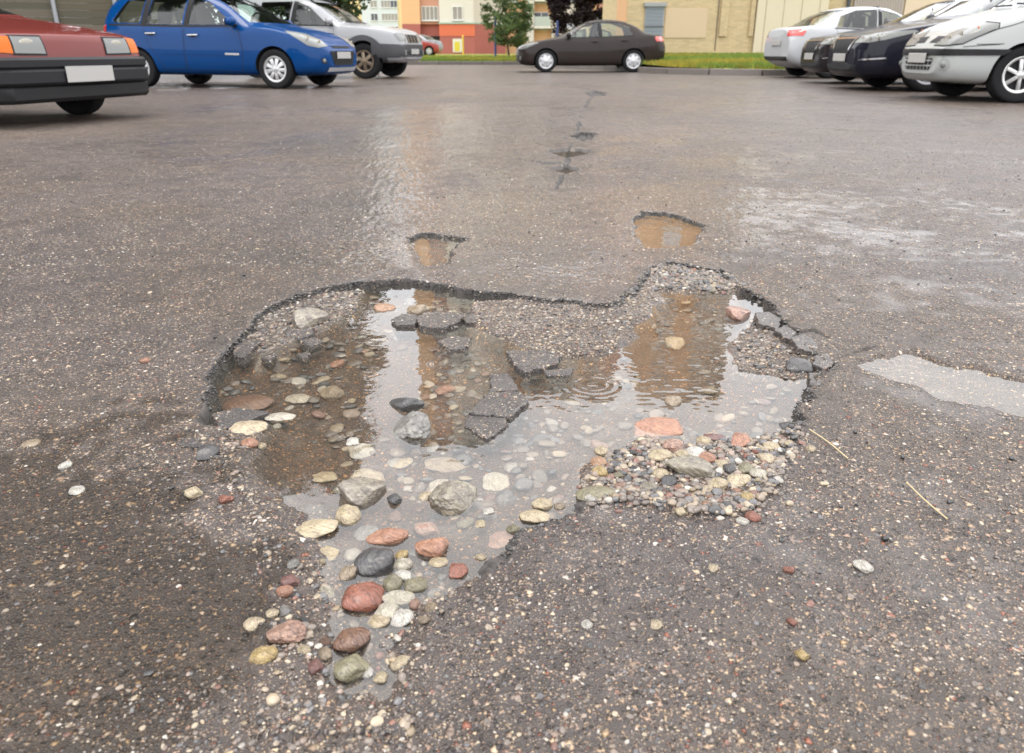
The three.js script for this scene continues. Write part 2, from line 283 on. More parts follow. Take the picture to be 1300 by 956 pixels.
// ------------------------------------------------------------------ standing water
function waterBump(x0, z0, w, d, N, rings, chop) {
  return tex(N, N, (px) => {
    for (let j = 0; j < N; j++) for (let i = 0; i < N; i++) {
      const x = x0 + (i / N) * w, z = z0 + (j / N) * d;
      let v = 0.5 + (fbm(x * 26, z * 26, 3, 81) - 0.5) * 0.2 + (n2(x * 60 + 3, z * 110, 82) - 0.5) * 0.5 * chop(x, z);
      for (const [rx, rz, R, amp] of rings) { const r = Math.hypot(x - rx, z - rz); if (r < R * 1.3) v += amp * Math.sin((r / R) * Math.PI * 2 * 3.2) * Math.exp(-Math.pow((r - R * 0.7) / (R * 0.4), 2)); }
      const k = (j * N + i) * 4; px[k] = px[k + 1] = px[k + 2] = clamp(v) * 255; px[k + 3] = 255;
    }
  });
}
function water(o, level, cell, label, rings, chop, N, clear = 0.98, ior = 1.62) {
  const x0 = Math.max(-1.6, o.x0 + 0.2), x1 = Math.min(2.9, o.x1 - 0.2), z0 = o.z0 + 0.2, z1 = Math.min(-0.32, o.z1 - 0.2), nx = Math.ceil((x1 - x0) / cell) + 1, nz = Math.ceil((z1 - z0) / cell) + 1;
  const P = [], U = [], I = [], low = [];
  for (let j = 0; j < nz; j++) for (let i = 0; i < nx; i++) { const x = x0 + i * cell, z = z0 + j * cell, k = dist(o, x, z); P.push(x, level, z); U.push((x - x0) / (x1 - x0), (z - z0) / (z1 - z0)); low.push(k && k[0] > -0.03 && road(x, z) < level + 0.003); }
  for (let j = 0; j < nz - 1; j++) for (let i = 0; i < nx - 1; i++) { const a = j * nx + i, b = a + 1, c = a + nx, d = c + 1; if (low[a] || low[b] || low[c] || low[d]) I.push(a, c, b, b, c, d); }
  const g = new THREE.BufferGeometry();
  g.setAttribute('position', new THREE.Float32BufferAttribute(P, 3)); g.setAttribute('uv', new THREE.Float32BufferAttribute(U, 2)); g.setIndex(I); g.computeVertexNormals();
  // rain water clouded by silt: most light passes, some is scattered back
  const m = new THREE.MeshPhysicalMaterial({ color: lin(0.9, 0.875, 0.82), transmission: clear, thickness: 0, roughness: 0.015, ior });
  m.bumpMap = waterBump(x0, z0, x1 - x0, z1 - z0, N, rings, chop); m.bumpScale = 0.0016;
  const w = top(new THREE.Mesh(g, m), 'puddle_water'); w.receiveShadow = true; w.userData.kind = 'structure'; w.userData.label = label;
  return w;
}
const ringAt = (px, py, R, a) => [...G(px, py, WL), R, a];
water(POOL, WL, 0.008, 'still rain water filling the large pothole', [ringAt(576, 436, 0.03, 0.07), ringAt(556, 462, 0.022, 0.06), ringAt(624, 466, 0.022, 0.06), ringAt(753, 488, 0.055, 0.045)],
  (x, z) => { const [cx, cz] = G(865, 440); return 0.05 + 0.26 * Math.exp(-(((x - cx) / 0.22) ** 2 + ((z - cz) / 0.3) ** 2)); }, 1024);
water(HOLES[0].o, HOLES[0].wl, 0.01, 'cloudy shallow puddle beside the large pothole on the right', [[...G(1112, 456), 0.05, 0.12]], () => 0.08, 512, 0.985, 1.42);
water(HOLES[1].o, HOLES[1].wl, 0.012, 'small puddle behind the left rim of the pothole', [], () => 0.1, 256);
water(HOLES[2].o, HOLES[2].wl, 0.012, 'small puddle under a broken dark edge behind the right rim', [], () => 0.1, 256);
water(HOLES[3].o, HOLES[3].wl, 0.02, 'far thin puddle, the wider of the two dark strips', [], () => 0.1, 128);
water(HOLES[4].o, HOLES[4].wl, 0.02, 'thin dark puddle just in front of the wider far one', [], () => 0.1, 128);

// ------------------------------------------------------------------ stones
const grainTex = tex(256, 256, (d) => { for (let j = 0; j < 256; j++) for (let i = 0; i < 256; i++) { const v = clamp(0.45 * pn(i / 8, j / 8, 32, 91) + 0.35 * pn(i / 3, j / 3, 85, 92) + 0.2 * hsh(i, j, 93)) * 255, k = (j * 256 + i) * 4; d[k] = d[k + 1] = d[k + 2] = v; d[k + 3] = 255; } });
const speckTex = tex(256, 256, (d) => { for (let j = 0; j < 256; j++) for (let i = 0; i < 256; i++) { const a = pn(i / 10, j / 10, 25, 121), b = pn(i / 4, j / 4, 64, 122), c = pn(i / 40, j / 40, 6, 123); let v = 0.62 + 0.5 * (0.5 * a + 0.25 * b + 0.25 * c); if (b > 0.78) v *= 0.55; else if (b < 0.16) v *= 1.3; const k = (j * 256 + i) * 4; d[k] = s8(v); d[k + 1] = s8(v * (0.97 + 0.05 * a)); d[k + 2] = s8(v * (0.93 + 0.1 * c)); d[k + 3] = 255; } }, true);
function stoneGeo(seed, detail, { angular = 0, rough = 0.02, spots = 0.25 } = {}) {
  const r = rng(seed), g0 = new THREE.IcosahedronGeometry(1, detail), g = g0, p = g.attributes.position, c = new Float32Array(p.count * 3), planes = [], S0 = seed * 3.7;
  for (let i = 0; i < angular; i++) { const n = new THREE.Vector3(r() * 2 - 1, r() * 2 - 1, r() * 2 - 1).normalize(); planes.push([n, 0.6 + 0.25 * r()]); }
  const v = new THREE.Vector3(), done = new Map();
  for (let i = 0; i < p.count; i++) {
    v.fromBufferAttribute(p, i).normalize();
    const key = `${Math.round(v.x * 2e4)},${Math.round(v.y * 2e4)},${Math.round(v.z * 2e4)}`;
    if (!done.has(key)) {
      let q = 1 + 0.42 * (n3(v.x * 1.2 + S0, v.y * 1.2, v.z * 1.2 + 5) - 0.5) + 0.16 * (n3(v.x * 3 + S0, v.y * 3, v.z * 3 + 9) - 0.5) + rough * 2 * (n3(v.x * 9 + S0, v.y * 9, v.z * 9) - 0.5) + rough * (n3(v.x * 22 + S0, v.y * 22, v.z * 22) - 0.5);
      for (const [n, d] of planes) { const t = n.dot(v); if (t > 0.05 && d / t < q) q = lerp(q, d / t, 0.88); }
      done.set(key, q);
    }
    const q = done.get(key), t = 1 - spots / 2 + spots * n3(v.x * 4 + S0, v.y * 4, v.z * 4) + spots * 0.9 * (n3(v.x * 14 + S0, v.y * 14, v.z * 14) - 0.5);
    p.setXYZ(i, v.x * q, v.y * q, v.z * q);
    c.set([t, t * (1 - 0.06 * (1 - t)), t], i * 3);
  }
  g.setAttribute('color', new THREE.BufferAttribute(c, 3));
  g.deleteAttribute('normal');
  const u = g.attributes.uv; for (let i = 0; i < u.count; i++) u.setXY(i, p.getX(i) * 1.5 + p.getY(i), p.getZ(i) * 1.5 + p.getY(i) * 0.6);
  g.deleteAttribute('uv');
  const m = mergeVertices(g, 1e-5); m.computeVertexNormals();
  const q = m.attributes.position, uu = new Float32Array(q.count * 2); for (let i = 0; i < q.count; i++) { uu[i * 2] = q.getX(i) * 0.2 + q.getY(i) * 0.14 + seed * 0.37; uu[i * 2 + 1] = q.getZ(i) * 0.2 + q.getY(i) * 0.11 + seed * 0.19; }
  m.setAttribute('uv', new THREE.BufferAttribute(uu, 2));
  return m;
}
const COL = { cream: [0.53, 0.43, 0.28], pale: [0.52, 0.47, 0.38], white: [0.62, 0.59, 0.53], tan: [0.33, 0.25, 0.165], greytan: [0.27, 0.235, 0.185], grey: [0.25, 0.24, 0.225], charcoal: [0.045, 0.045, 0.05], brick: [0.30, 0.09, 0.05], pink: [0.40, 0.23, 0.17], salmon: [0.43, 0.20, 0.12], orange: [0.40, 0.22, 0.12], brown: [0.20, 0.095, 0.055], olive: [0.23, 0.205, 0.12], yellow: [0.48, 0.34, 0.13], darkred: [0.18, 0.065, 0.055] };
const stoneMats = {};
function stoneMat(c) { return stoneMats[c] ??= new THREE.MeshPhysicalMaterial({ color: lin(...COL[c].map((v, i) => 0.78 * lerp(v, [0.2, 0.17, 0.135][i], 0.12))), map: speckTex, roughness: 0.42, bumpMap: grainTex, bumpScale: 0.003, clearcoat: 0.35, clearcoatRoughness: 0.22, vertexColors: true }); }
const ROUND = [0, 1, 2, 3, 4].map((i) => stoneGeo(200 + i, 7, { rough: 0.015, spots: 0.35 }));
const ANGLED = [0, 1, 2, 3].map((i) => stoneGeo(300 + i, 7, { angular: 7, rough: 0.03, spots: 0.45 }));
const ROUGH = [0, 1, 2, 3].map((i) => stoneGeo(400 + i, 12, { angular: 6, rough: 0.075, spots: 0.75 }));
const SHAPES = { r: ROUND, a: ANGLED, x: ROUGH, f: ROUND };
let stoneCount = 0;
const placed = [];
// a stone seen at (px, py), w by h pixels; shape r round, a angular, x rough, f flat; how: e stands out of the water, s lies under it, g on the ground
function stone(px, py, w, h, c, shape, how, label, group, turn) {
  const r = rng(9000 + stoneCount++), lvl = how === 'g' ? 0 : WL, [x, z] = G(px, py + h * 0.12, lvl), k = ppm(x, lvl, z), W = w / k, sinf = CAM_H / Math.hypot(CAM_H, z, x), ground = road(x, z);
  const Lz = clamp((h / k) * (shape === 'f' ? 0.95 : 0.72) / sinf, W * 0.42, W * 1.25), flat = { r: 0.62, a: 0.62, x: 0.6, f: 0.3 }[shape], c2 = Math.min(W, Lz) * flat * 0.5;
  const geo = SHAPES[shape][Math.floor(r() * SHAPES[shape].length)], m = new THREE.Mesh(geo, stoneMat(c));
  let y = ground + c2 * 0.28;
  if (how === 'e') y = Math.max(y, WL + c2 * 0.12); else if (how === 's') y = Math.min(y, WL - c2 * 0.95 - 0.001);
  m.scale.set(W * 0.53, c2, Lz * 0.53); m.position.set(x, y, z);
  m.rotation.set((r() - 0.5) * 0.3, turn ?? (r() - 0.5) * 0.7, (r() - 0.5) * 0.3);
  m.castShadow = m.receiveShadow = true;
  placed.push([x, z, Math.max(W, Lz) / 2]);
  return tag(top(m, w > 34 ? 'stone' : 'pebble'), label, w > 34 ? 'stone' : 'pebble', group);
}
for (const a of [
  [458, 622, 60, 40, 'greytan', 'x', 'e', 'rough grey-tan stone standing out of the water beside a small black stone'],
  [577, 628, 60, 40, 'greytan', 'x', 'e', 'pointed grey-tan stone with dark hollows rising from the middle of the puddle'],
  [525, 541, 50, 36, 'grey', 'x', 'e', 'big speckled grey stone alone in the water below the far tower reflection'],
  [500, 632, 20, 18, 'charcoal', 'a', 'e', 'small black stone touching the rough grey-tan stone in the water'],
  [443, 653, 31, 25, 'cream', 'r', 'e', 'round pale cream pebble in front of the rough grey-tan stone'],
  [395, 669, 60, 24, 'cream', 'f', 'e', 'long flat cream stone with yellow rim at the left water edge', , 0.3],
  [466, 667, 30, 16, 'grey', 'f', 's', 'flat grey pebble under water right of the round pale cream one'],
  [492, 680, 46, 20, 'salmon', 'r', 'e', 'orange-pink stone streaked with white behind the charcoal stone'],
  [540, 661, 40, 24, 'pink', 'a', 's', 'pale pink stone under water in front of the pointed grey-tan stone'],
  [550, 692, 42, 34, 'salmon', 'a', 'e', 'angular salmon stone with a pointed top right of the charcoal stone'],
  [478, 709, 48, 38, 'charcoal', 'r', 'e', 'smooth charcoal egg-shaped stone behind the big brick-red one'],
  [416, 699, 20, 26, 'cream', 'f', 'e', 'upright cream pebble with a yellow side at the left shore', , 1.1],
  [443, 725, 21, 21, 'tan', 'r', 'e', 'tan pebble between the charcoal and the brick-red stone on the left'],
  [511, 703, 16, 14, 'yellow', 'r', 'e', 'small yellow pebble touching the charcoal stone on its right'],
  [512, 716, 24, 16, 'pale', 'r', 'e', 'pale grey pebble directly under the small yellow one'],
  [512, 729, 22, 15, 'white', 'r', 'e', 'white pebble, second below the small yellow one'],
  [499, 740, 24, 22, 'olive', 'r', 'e', 'olive-grey pebble squeezed right of the brick-red stone'],
  [529, 739, 32, 22, 'olive', 'a', 'e', 'mottled olive stone with pale spots right of the white pebble'],
  [463, 751, 54, 46, 'brick', 'a', 'e', 'big brick-red stone, the reddest and largest of the row'],
  [368, 749, 25, 17, 'darkred', 'a', 'e', 'dark red pebble alone on the left wet shore'],
  [506, 757, 36, 16, 'pale', 'f', 'e', 'long pale flat pebble right of the brick-red stone'],
  [492, 773, 29, 22, 'pale', 'r', 'e', 'pale rounded pebble right below the brick-red stone'],
  [510, 782, 28, 22, 'white', 'a', 'e', 'glossy white chip right of the pale rounded pebble'],
  [580, 722, 25, 22, 'brick', 'a', 'e', 'red-brown pebble alone near the lower right water edge'],
  [557, 713, 24, 12, 'cream', 'f', 'e', 'flat cream pebble just below the angular salmon stone'],
  [481, 788, 28, 15, 'cream', 'f', 'e', 'yellowish cream oval pebble above the brown-red stone'],
  [449, 806, 45, 42, 'brown', 'a', 'e', 'brown-red angular stone between the brick-red and the large tan one'],
  [368, 815, 50, 36, 'pink', 'x', 'e', 'flat grainy tan-pink stone in the silt left of the row'],
  [327, 800, 28, 18, 'cream', 'r', 'e', 'cream knobbly pebble on the lower left shore'],
  [349, 792, 16, 12, 'cream', 'r', 'e', 'small cream pebble touching the knobbly one'],
  [338, 847, 34, 22, 'yellow', 'r', 'e', 'yellow-cream rounded stone nearest the bottom left of the trough'],
  [387, 834, 16, 12, 'cream', 'r', 'e', 'small round cream pebble below the grainy tan-pink stone'],
  [443, 844, 47, 40, 'olive', 'a', 'e', 'large tan-olive stone nearest the bottom of the row'],
  [400, 850, 20, 20, 'darkred', 'a', 'e', 'dark pinkish pebble left of the large tan-olive stone'],
  [413, 831, 15, 18, 'tan', 'r', 'e', 'small tan pebble behind the large tan-olive stone'],
  [467, 851, 13, 18, 'white', 'r', 'e', 'small upright white pebble right of the large tan-olive stone'],
  [484, 858, 17, 17, 'cream', 'r', 'e', 'round cream pebble lowest right of the large tan-olive stone'],
  [510, 842, 25, 18, 'cream', 'r', 'e', 'rounded cream pebble on wet asphalt right of the stone row'],
  [638, 675, 36, 20, 'pink', 'f', 's', 'pink stone under shallow water at the lower right shore'],
  [651, 671, 15, 11, 'olive', 'r', 'e', 'small olive pebble touching the pink underwater stone'],
  [679, 653, 34, 16, 'cream', 'f', 'e', 'flat cream stone with a dark ring at the lower right shore'],
  [689, 639, 24, 15, 'cream', 'r', 'e', 'cream-yellow pebble behind the flat ringed stone'],
  [711, 642, 14, 9, 'tan', 'r', 'e', 'small tan pebble right of the cream-yellow one at the shore'],
  [611, 707, 15, 9, 'cream', 'r', 'e', 'lone small cream pebble in water near the red-brown one'],
  [620, 648, 14, 9, 'white', 'r', 'e', 'lone small white pebble right of the pointed grey-tan stone'],
  [610, 664, 13, 10, 'cream', 'r', 'e', 'tiny cream pebble in front of the pointed grey-tan stone'],
  [541, 629, 17, 11, 'cream', 'r', 'e', 'small cream pebble left of the pointed grey-tan stone'],
  [516, 512, 42, 18, 'charcoal', 'a', 'e', 'flat dark grey lump above the big speckled grey stone'],
  [859, 411, 24, 19, 'cream', 'r', 'g', 'round pale pebble standing out in the right arm of the pothole'],
  [936, 397, 32, 26, 'pink', 'x', 'e', 'pinkish grey stone under the right broken rim'],
  [855, 508, 20, 13, 'tan', 'r', 'e', 'tan pebble breaking the water between the gravel bank and right arm'],
  [835, 540, 60, 18, 'salmon', 'f', 'e', 'broad flat salmon stone at the top of the gravel bank'],
  [908, 554, 28, 9, 'darkred', 'f', 'e', 'flat dark red stone at the water edge of the gravel bank'],
  [938, 562, 24, 22, 'salmon', 'a', 'e', 'salmon angular stone in the upper right of the gravel bank'],
  [894, 562, 19, 12, 'cream', 'r', 'e', 'cream pebble just below the flat dark red stone'],
  [881, 580, 21, 17, 'white', 'r', 'e', 'whitest rounded pebble in the centre of the gravel bank'],
  [838, 584, 28, 16, 'cream', 'r', 'e', 'tan-cream oval pebble left of the whitest one in the bank'],
  [866, 583, 17, 11, 'cream', 'r', 'e', 'small cream pebble touching the whitest one in the bank'],
  [855, 572, 28, 16, 'pink', 'x', 'e', 'rough pink stone behind the tan-cream oval pebble'],
  [897, 587, 20, 13, 'salmon', 'r', 'e', 'peach pebble right of the whitest one in the bank'],
  [878, 600, 64, 32, 'greytan', 'x', 'e', 'largest grey-tan lump of old concrete in the gravel bank'],
  [946, 598, 19, 21, 'olive', 'r', 'e', 'olive-grey upright pebble at the right of the gravel bank'],
  [925, 600, 21, 16, 'charcoal', 'a', 'e', 'charcoal pebble right of the concrete lump'],
  [972, 586, 19, 16, 'cream', 'r', 'e', 'cream pebble near the right end of the gravel bank'],
  [916, 595, 17, 13, 'cream', 'r', 'e', 'cream pebble between concrete lump and charcoal pebble'],
  [938, 614, 30, 18, 'cream', 'r', 'e', 'large cream pebble at the lower right of the gravel bank'],
  [961, 609, 19, 16, 'pale', 'r', 'e', 'pale peach pebble right of the large cream one'],
  [911, 619, 22, 14, 'cream', 'r', 'e', 'cream pebble left of the large cream one, lower bank'],
  [949, 628, 15, 12, 'yellow', 'r', 'g', 'bright yellow pebble below the large cream one'],
  [924, 639, 18, 14, 'charcoal', 'a', 'g', 'black lump below the gravel bank on the asphalt'],
  [897, 625, 16, 10, 'cream', 'r', 'e', 'small cream pebble at the lowest middle of the bank'],
  [847, 614, 21, 16, 'charcoal', 'a', 'e', 'dark blue-grey chip lower left of the concrete lump'],
  [838, 606, 18, 13, 'cream', 'r', 'e', 'cream pebble above the dark blue-grey chip'],
  [825, 622, 20, 13, 'greytan', 'r', 'e', 'grey-tan pebble left of the dark blue-grey chip'],
  [797, 628, 12, 10, 'white', 'r', 'e', 'small white pebble on the lower left edge of the bank'],
  [758, 630, 46, 18, 'olive', 'f', 'e', 'long flat olive stone at the left foot of the bank'],
  [762, 604, 18, 13, 'yellow', 'r', 'e', 'yellow-cream pebble above the long flat olive stone'],
  [759, 590, 20, 14, 'orange', 'r', 'e', 'orange pebble at the left tip of the gravel bank'],
  [764, 572, 16, 12, 'cream', 'r', 'e', 'cream pebble behind the orange one at the bank tip'],
  [979, 570, 22, 11, 'cream', 'r', 'e', 'long cream pebble at the upper right of the bank'],
  [1001, 540, 20, 10, 'charcoal', 'f', 'e', 'flat dark grey pebble against the right broken rim'],
  [957, 652, 20, 14, 'brick', 'r', 'g', 'red-brown pebble on asphalt below the right end of the bank'],
  [864, 644, 18, 13, 'cream', 'a', 'g', 'cream angular chip on asphalt below the concrete lump'],
  [944, 658, 17, 9, 'white', 'r', 'g', 'white pebble left of the red-brown one on the asphalt'],
  [1015, 457, 33, 15, 'charcoal', 'r', 'g', 'dark oval lump lying inside the right rim'],
  [465, 588, 42, 20, 'cream', 'f', 's', 'large pale stone under water left of the pointed stone'],
  [411, 585, 30, 14, 'cream', 'f', 's', 'pale stone under water at the far left of the clear part'],
  [568, 567, 52, 15, 'tan', 'f', 's', 'long tan stone under water below the dark slabs'],
  [458, 552, 34, 15, 'pale', 'f', 's', 'pale stone under water left of the big speckled grey one'],
  [564, 595, 42, 20, 'pale', 'f', 's', 'pale stone under water behind the pointed grey-tan stone'],
  [630, 588, 36, 18, 'pale', 'f', 's', 'translucent pale stone under water below the lowest slab'],
  [510, 565, 28, 11, 'cream', 'f', 's', 'cream oval stone under water right below the speckled grey one'],
  [448, 560, 16, 10, 'white', 'r', 'e', 'small white stone left of the big speckled grey one'],
  [490, 390, 26, 8, 'orange', 'f', 'e', 'flat orange-cream stone near the far left rim'],
  [531, 393, 26, 16, 'tan', 'a', 'e', 'brown-cream angular stone behind the dark lumps at the far rim'],
  [392, 399, 42, 24, 'greytan', 'x', 'g', 'rough grey-tan stone on the shelf below the far left rim'],
  [420, 482, 28, 14, 'tan', 'r', 's', 'tan egg-shaped stone under the dark brown reflection'],
  [428, 447, 18, 9, 'salmon', 'r', 's', 'orange-red stone under the dark brown reflection'],
  [378, 488, 30, 10, 'pale', 'f', 's', 'pale sliver of stone under the dark brown reflection'],
  [315, 492, 58, 18, 'brown', 'f', 's', 'broad brown stone under water at the left cliff'],
  [290, 508, 20, 10, 'tan', 'r', 's', 'tan pebble under water in the left corner'],
  [356, 528, 34, 9, 'pale', 'f', 'e', 'long pale pebble at the left end of the dark reflection'],
  [318, 545, 46, 14, 'cream', 'f', 'e', 'long cream stone on the left bank of the pothole'],
  [318, 568, 18, 14, 'salmon', 'r', 'e', 'orange-cream pebble on the left bank'],
  [332, 566, 12, 8, 'cream', 'r', 'e', 'small cream pebble touching the orange-cream one'],
  [262, 573, 28, 16, 'charcoal', 'a', 'g', 'dark wet lump on the left bank of the pothole'],
  [244, 624, 24, 17, 'cream', 'a', 'g', 'cream stone on the left asphalt above the trough'],
  [286, 630, 18, 13, 'brick', 'a', 'g', 'rust-red chip right of the cream stone on the left asphalt'],
  [1096, 717, 22, 15, 'white', 'r', 'g', 'white oval pebble alone on the right asphalt', , -0.5],
  [1017, 829, 18, 18, 'yellow', 'a', 'g', 'squarish yellow pebble near the bottom right'],
  [745, 792, 13, 13, 'white', 'r', 'g', 'round white pebble on the bottom middle asphalt'],
  [832, 791, 16, 13, 'cream', 'a', 'g', 'cream pebble with two smaller chips above it, bottom middle'],
  [906, 718, 12, 12, 'cream', 'r', 'g', 'round cream pebble on the asphalt below the bank'],
  [1002, 722, 15, 12, 'brick', 'a', 'g', 'rust-red pebble on the right asphalt left of the white oval'],
  [1030, 568, 12, 9, 'cream', 'r', 'g', 'small cream pebble left of the straw on the right asphalt'],
  [83, 589, 14, 12, 'white', 'r', 'g', 'round white pebble on the left asphalt'],
  [98, 621, 18, 13, 'white', 'f', 'g', 'long white pebble below the round white one, left asphalt', , 0.5],
  [40, 562, 20, 9, 'tan', 'f', 'g', 'long tan pebble on the far left asphalt'],
  [184, 456, 11, 6, 'salmon', 'r', 'g', 'peach pebble on the left asphalt toward the red car'],
  [1005, 788, 14, 11, 'brick', 'a', 'g', 'small rust-red chip left of the squarish yellow pebble'],
]) stone(...a);

// slabs: flat pieces of the old asphalt top lying in the water; outlines are points of the photograph
const slabMat = new THREE.MeshPhysicalMaterial({ color: lin(0.85, 0.83, 0.83), map: asphaltTex.color, bumpMap: asphaltTex.bump, bumpScale: 0.008, roughness: 0.45, clearcoat: 0.2, clearcoatRoughness: 0.2 });
function slab(points, y, thick, label, tilt = 0) {
  const P = points.map(([x, z]) => G(x, z, y)), cx = P.reduce((a, p) => a + p[0], 0) / P.length, cz = P.reduce((a, p) => a + p[1], 0) / P.length, r = rng(Math.round(cx * 1e4)), poly = [];
  P.forEach((p, i) => { const q = P[(i + 1) % P.length], L = Math.hypot(q[0] - p[0], q[1] - p[1]), n = Math.max(2, Math.round(L / 0.008)); for (let k = 0; k < n; k++) { const t = k / n, j = k ? 0.006 : 0.003; poly.push(new THREE.Vector2(lerp(p[0], q[0], t) - cx + (r() - 0.5) * j, -(lerp(p[1], q[1], t) - cz) + (r() - 0.5) * j)); } });
  const g = new THREE.ExtrudeGeometry(new THREE.Shape(poly), { depth: thick, bevelEnabled: true, bevelThickness: 0.002, bevelSize: 0.002, bevelSegments: 2, steps: 1 });
  g.rotateX(-Math.PI / 2);
  const u = g.attributes.uv, p = g.attributes.position; for (let i = 0; i < u.count; i++) u.setXY(i, (p.getX(i) + cx * 3) / TILE, (p.getZ(i) - p.getY(i) + cz * 2) / TILE);
  const m = new THREE.Mesh(g, slabMat); m.position.set(cx, y - thick, cz); m.rotation.set((r() - 0.5) * 0.09, 0, tilt + (r() - 0.5) * 0.07); m.castShadow = m.receiveShadow = true;
  placed.push([cx, cz, 0.05]);
  return tag(top(m, 'asphalt_slab'), label, 'slab');
}
slab([[623, 476], [645, 475.6], [657, 495], [623, 497.6]], WL + 0.004, 0.02, 'small squarish asphalt slab above the two overlapping slabs');
slab([[620, 499.6], [661, 498], [670, 510], [648, 530], [598, 524.5]], WL + 0.005, 0.02, 'dark five-sided asphalt slab, the middle one of three');
slab([[595, 527], [642, 532.5], [639, 544], [618.6, 558], [592, 541]], WL + 0.002, 0.02, 'lowest of the three dark slabs, partly under water');
slab([[643.5, 447], [712, 444], [706.5, 461.5], [665.5, 473], [656.7, 466]], WL + 0.006, 0.02, 'widest flat asphalt slab in the middle of the puddle');
slab([[690, 471], [727, 468], [722, 476], [695, 478]], WL + 0.002, 0.015, 'thin sliver of slab below the widest one');
slab([[498, 406], [511, 399], [529, 401], [526, 412.6], [504.6, 412.6]], WL + 0.007, 0.022, 'smaller dark lump of slab left of its long neighbour');
slab([[529, 403], [544, 397], [590.6, 399], [580.6, 409], [561, 416], [534, 414]], WL + 0.009, 0.025, 'long dark slab near the far rim');
slab([[556, 434], [574, 426.5], [597, 429], [589, 444], [571, 445]], WL + 0.003, 0.015, 'ragged slab between the long slab and the lower three');
slab([[298, 434], [309, 431], [332.5, 434], [309, 455], [299, 449]], WL + 0.006, 0.02, 'slab leaning at the left cliff of the pothole', 0.05);
slab([[362, 422.5], [375.5, 416], [399, 417.6], [397, 425], [379, 430]], WL + 0.003, 0.02, 'grey slab highest of the four in the left part');
slab([[382, 432.5], [402, 429], [408.6, 434], [395, 440]], WL + 0.003, 0.015, 'grey slab just below the highest of the left part');
slab([[334, 454], [344, 448.5], [350, 451], [344, 457.5]], WL + 0.002, 0.015, 'smallest round slab in the left part');
slab([[379, 451], [390.5, 446], [394, 449], [385.5, 455]], WL + 0.002, 0.015, 'small dark slab right of the smallest round one');
slab([[270, 526], [303, 518.5], [340, 524], [309, 538], [280, 545]], WL + 0.008, 0.03, 'worn asphalt slab at the left end of the pothole');
slab([[586, 401], [600, 399], [622, 403], [612, 410], [592, 409]], WL + 0.006, 0.02, 'dark slab fragment right of the long dark slab');
slab([[228, 560], [246, 556], [262, 561], [250, 568], [232, 566]], -0.002, 0.012, 'flat dark fragment on the left bank');
// broken pieces still hanging on the rim
slab([[957, 400], [974, 396], [990, 402], [984, 416], [962, 413]], -0.003, 0.02, 'broken road piece sagging inside the right rim', -0.12);
slab([[1004, 430], [1020, 424], [1038, 436], [1034, 447], [1012, 444]], -0.002, 0.02, 'broken road piece, second along the right rim', -0.1);
slab([[1036, 452], [1050, 450], [1058, 462], [1046, 469], [1034, 464]], -0.003, 0.02, 'broken road piece at the right tip of the pothole');
slab([[1028, 474], [1044, 474], [1040, 490], [1030, 492]], -0.004, 0.02, 'narrow broken road piece below the right tip');
slab([[984, 420], [996, 414], [1010, 422], [1002, 432]], -0.003, 0.02, 'broken road piece between the sagging and the second one');

// ------------------------------------------------------------------ pebbles that nobody could count
const CHIP = [0, 1, 2].map((i) => stoneGeo(500 + i, 2, { angular: i ? 5 : 0, rough: 0.02, spots: 0.3 }));
const chipMat = new THREE.MeshPhysicalMaterial({ color: lin(0.8, 0.78, 0.76), roughness: 0.4, clearcoat: 0.35, clearcoatRoughness: 0.2, vertexColors: true });
const M4 = new THREE.Matrix4(), Q = new THREE.Quaternion(), E = new THREE.Euler(), V = new THREE.Vector3(), SC = new THREE.Vector3();
const CRUMB = [0, 1, 2].map((i) => stoneGeo(520 + i, 2, { angular: 16, rough: 0.09, spots: 0.3 }));
function scatter(name, label, list, geos = CHIP) {
  const by = geos.map(() => []);
  list.forEach((c, i) => by[i % 3].push(c));
  by.forEach((l, gi) => {
    if (!l.length) return;
    const m = new THREE.InstancedMesh(geos[gi], chipMat, l.length), col = new THREE.Color();
    l.forEach((c, i) => { E.set(c.tx, c.ry, c.tz); M4.compose(V.set(c.x, c.y, c.z), Q.setFromEuler(E), SC.set(c.a, c.b, c.c)); m.setMatrixAt(i, M4); m.setColorAt(i, col.setRGB(...c.col)); });
    m.castShadow = m.receiveShadow = true; m.userData = { kind: 'stuff', label };
    top(m, name);
  });
}
function chip(r, x, y, z, s, col, flat = 0.6, k = 1) { return { x, y, z, a: s * (0.75 + 0.5 * r()), b: s * flat * (0.7 + 0.5 * r()), c: s * (0.7 + 0.5 * r()), tx: (r() - 0.5) * 0.5, tz: (r() - 0.5) * 0.5, ry: r() * 6.3, col: ((t) => col.map((v) => v * k * t))(0.75 + 0.5 * r()) }; }
const inside = (o, x, z, m = 0) => { const k = dist(o, x, z); return k && k[0] > m; };
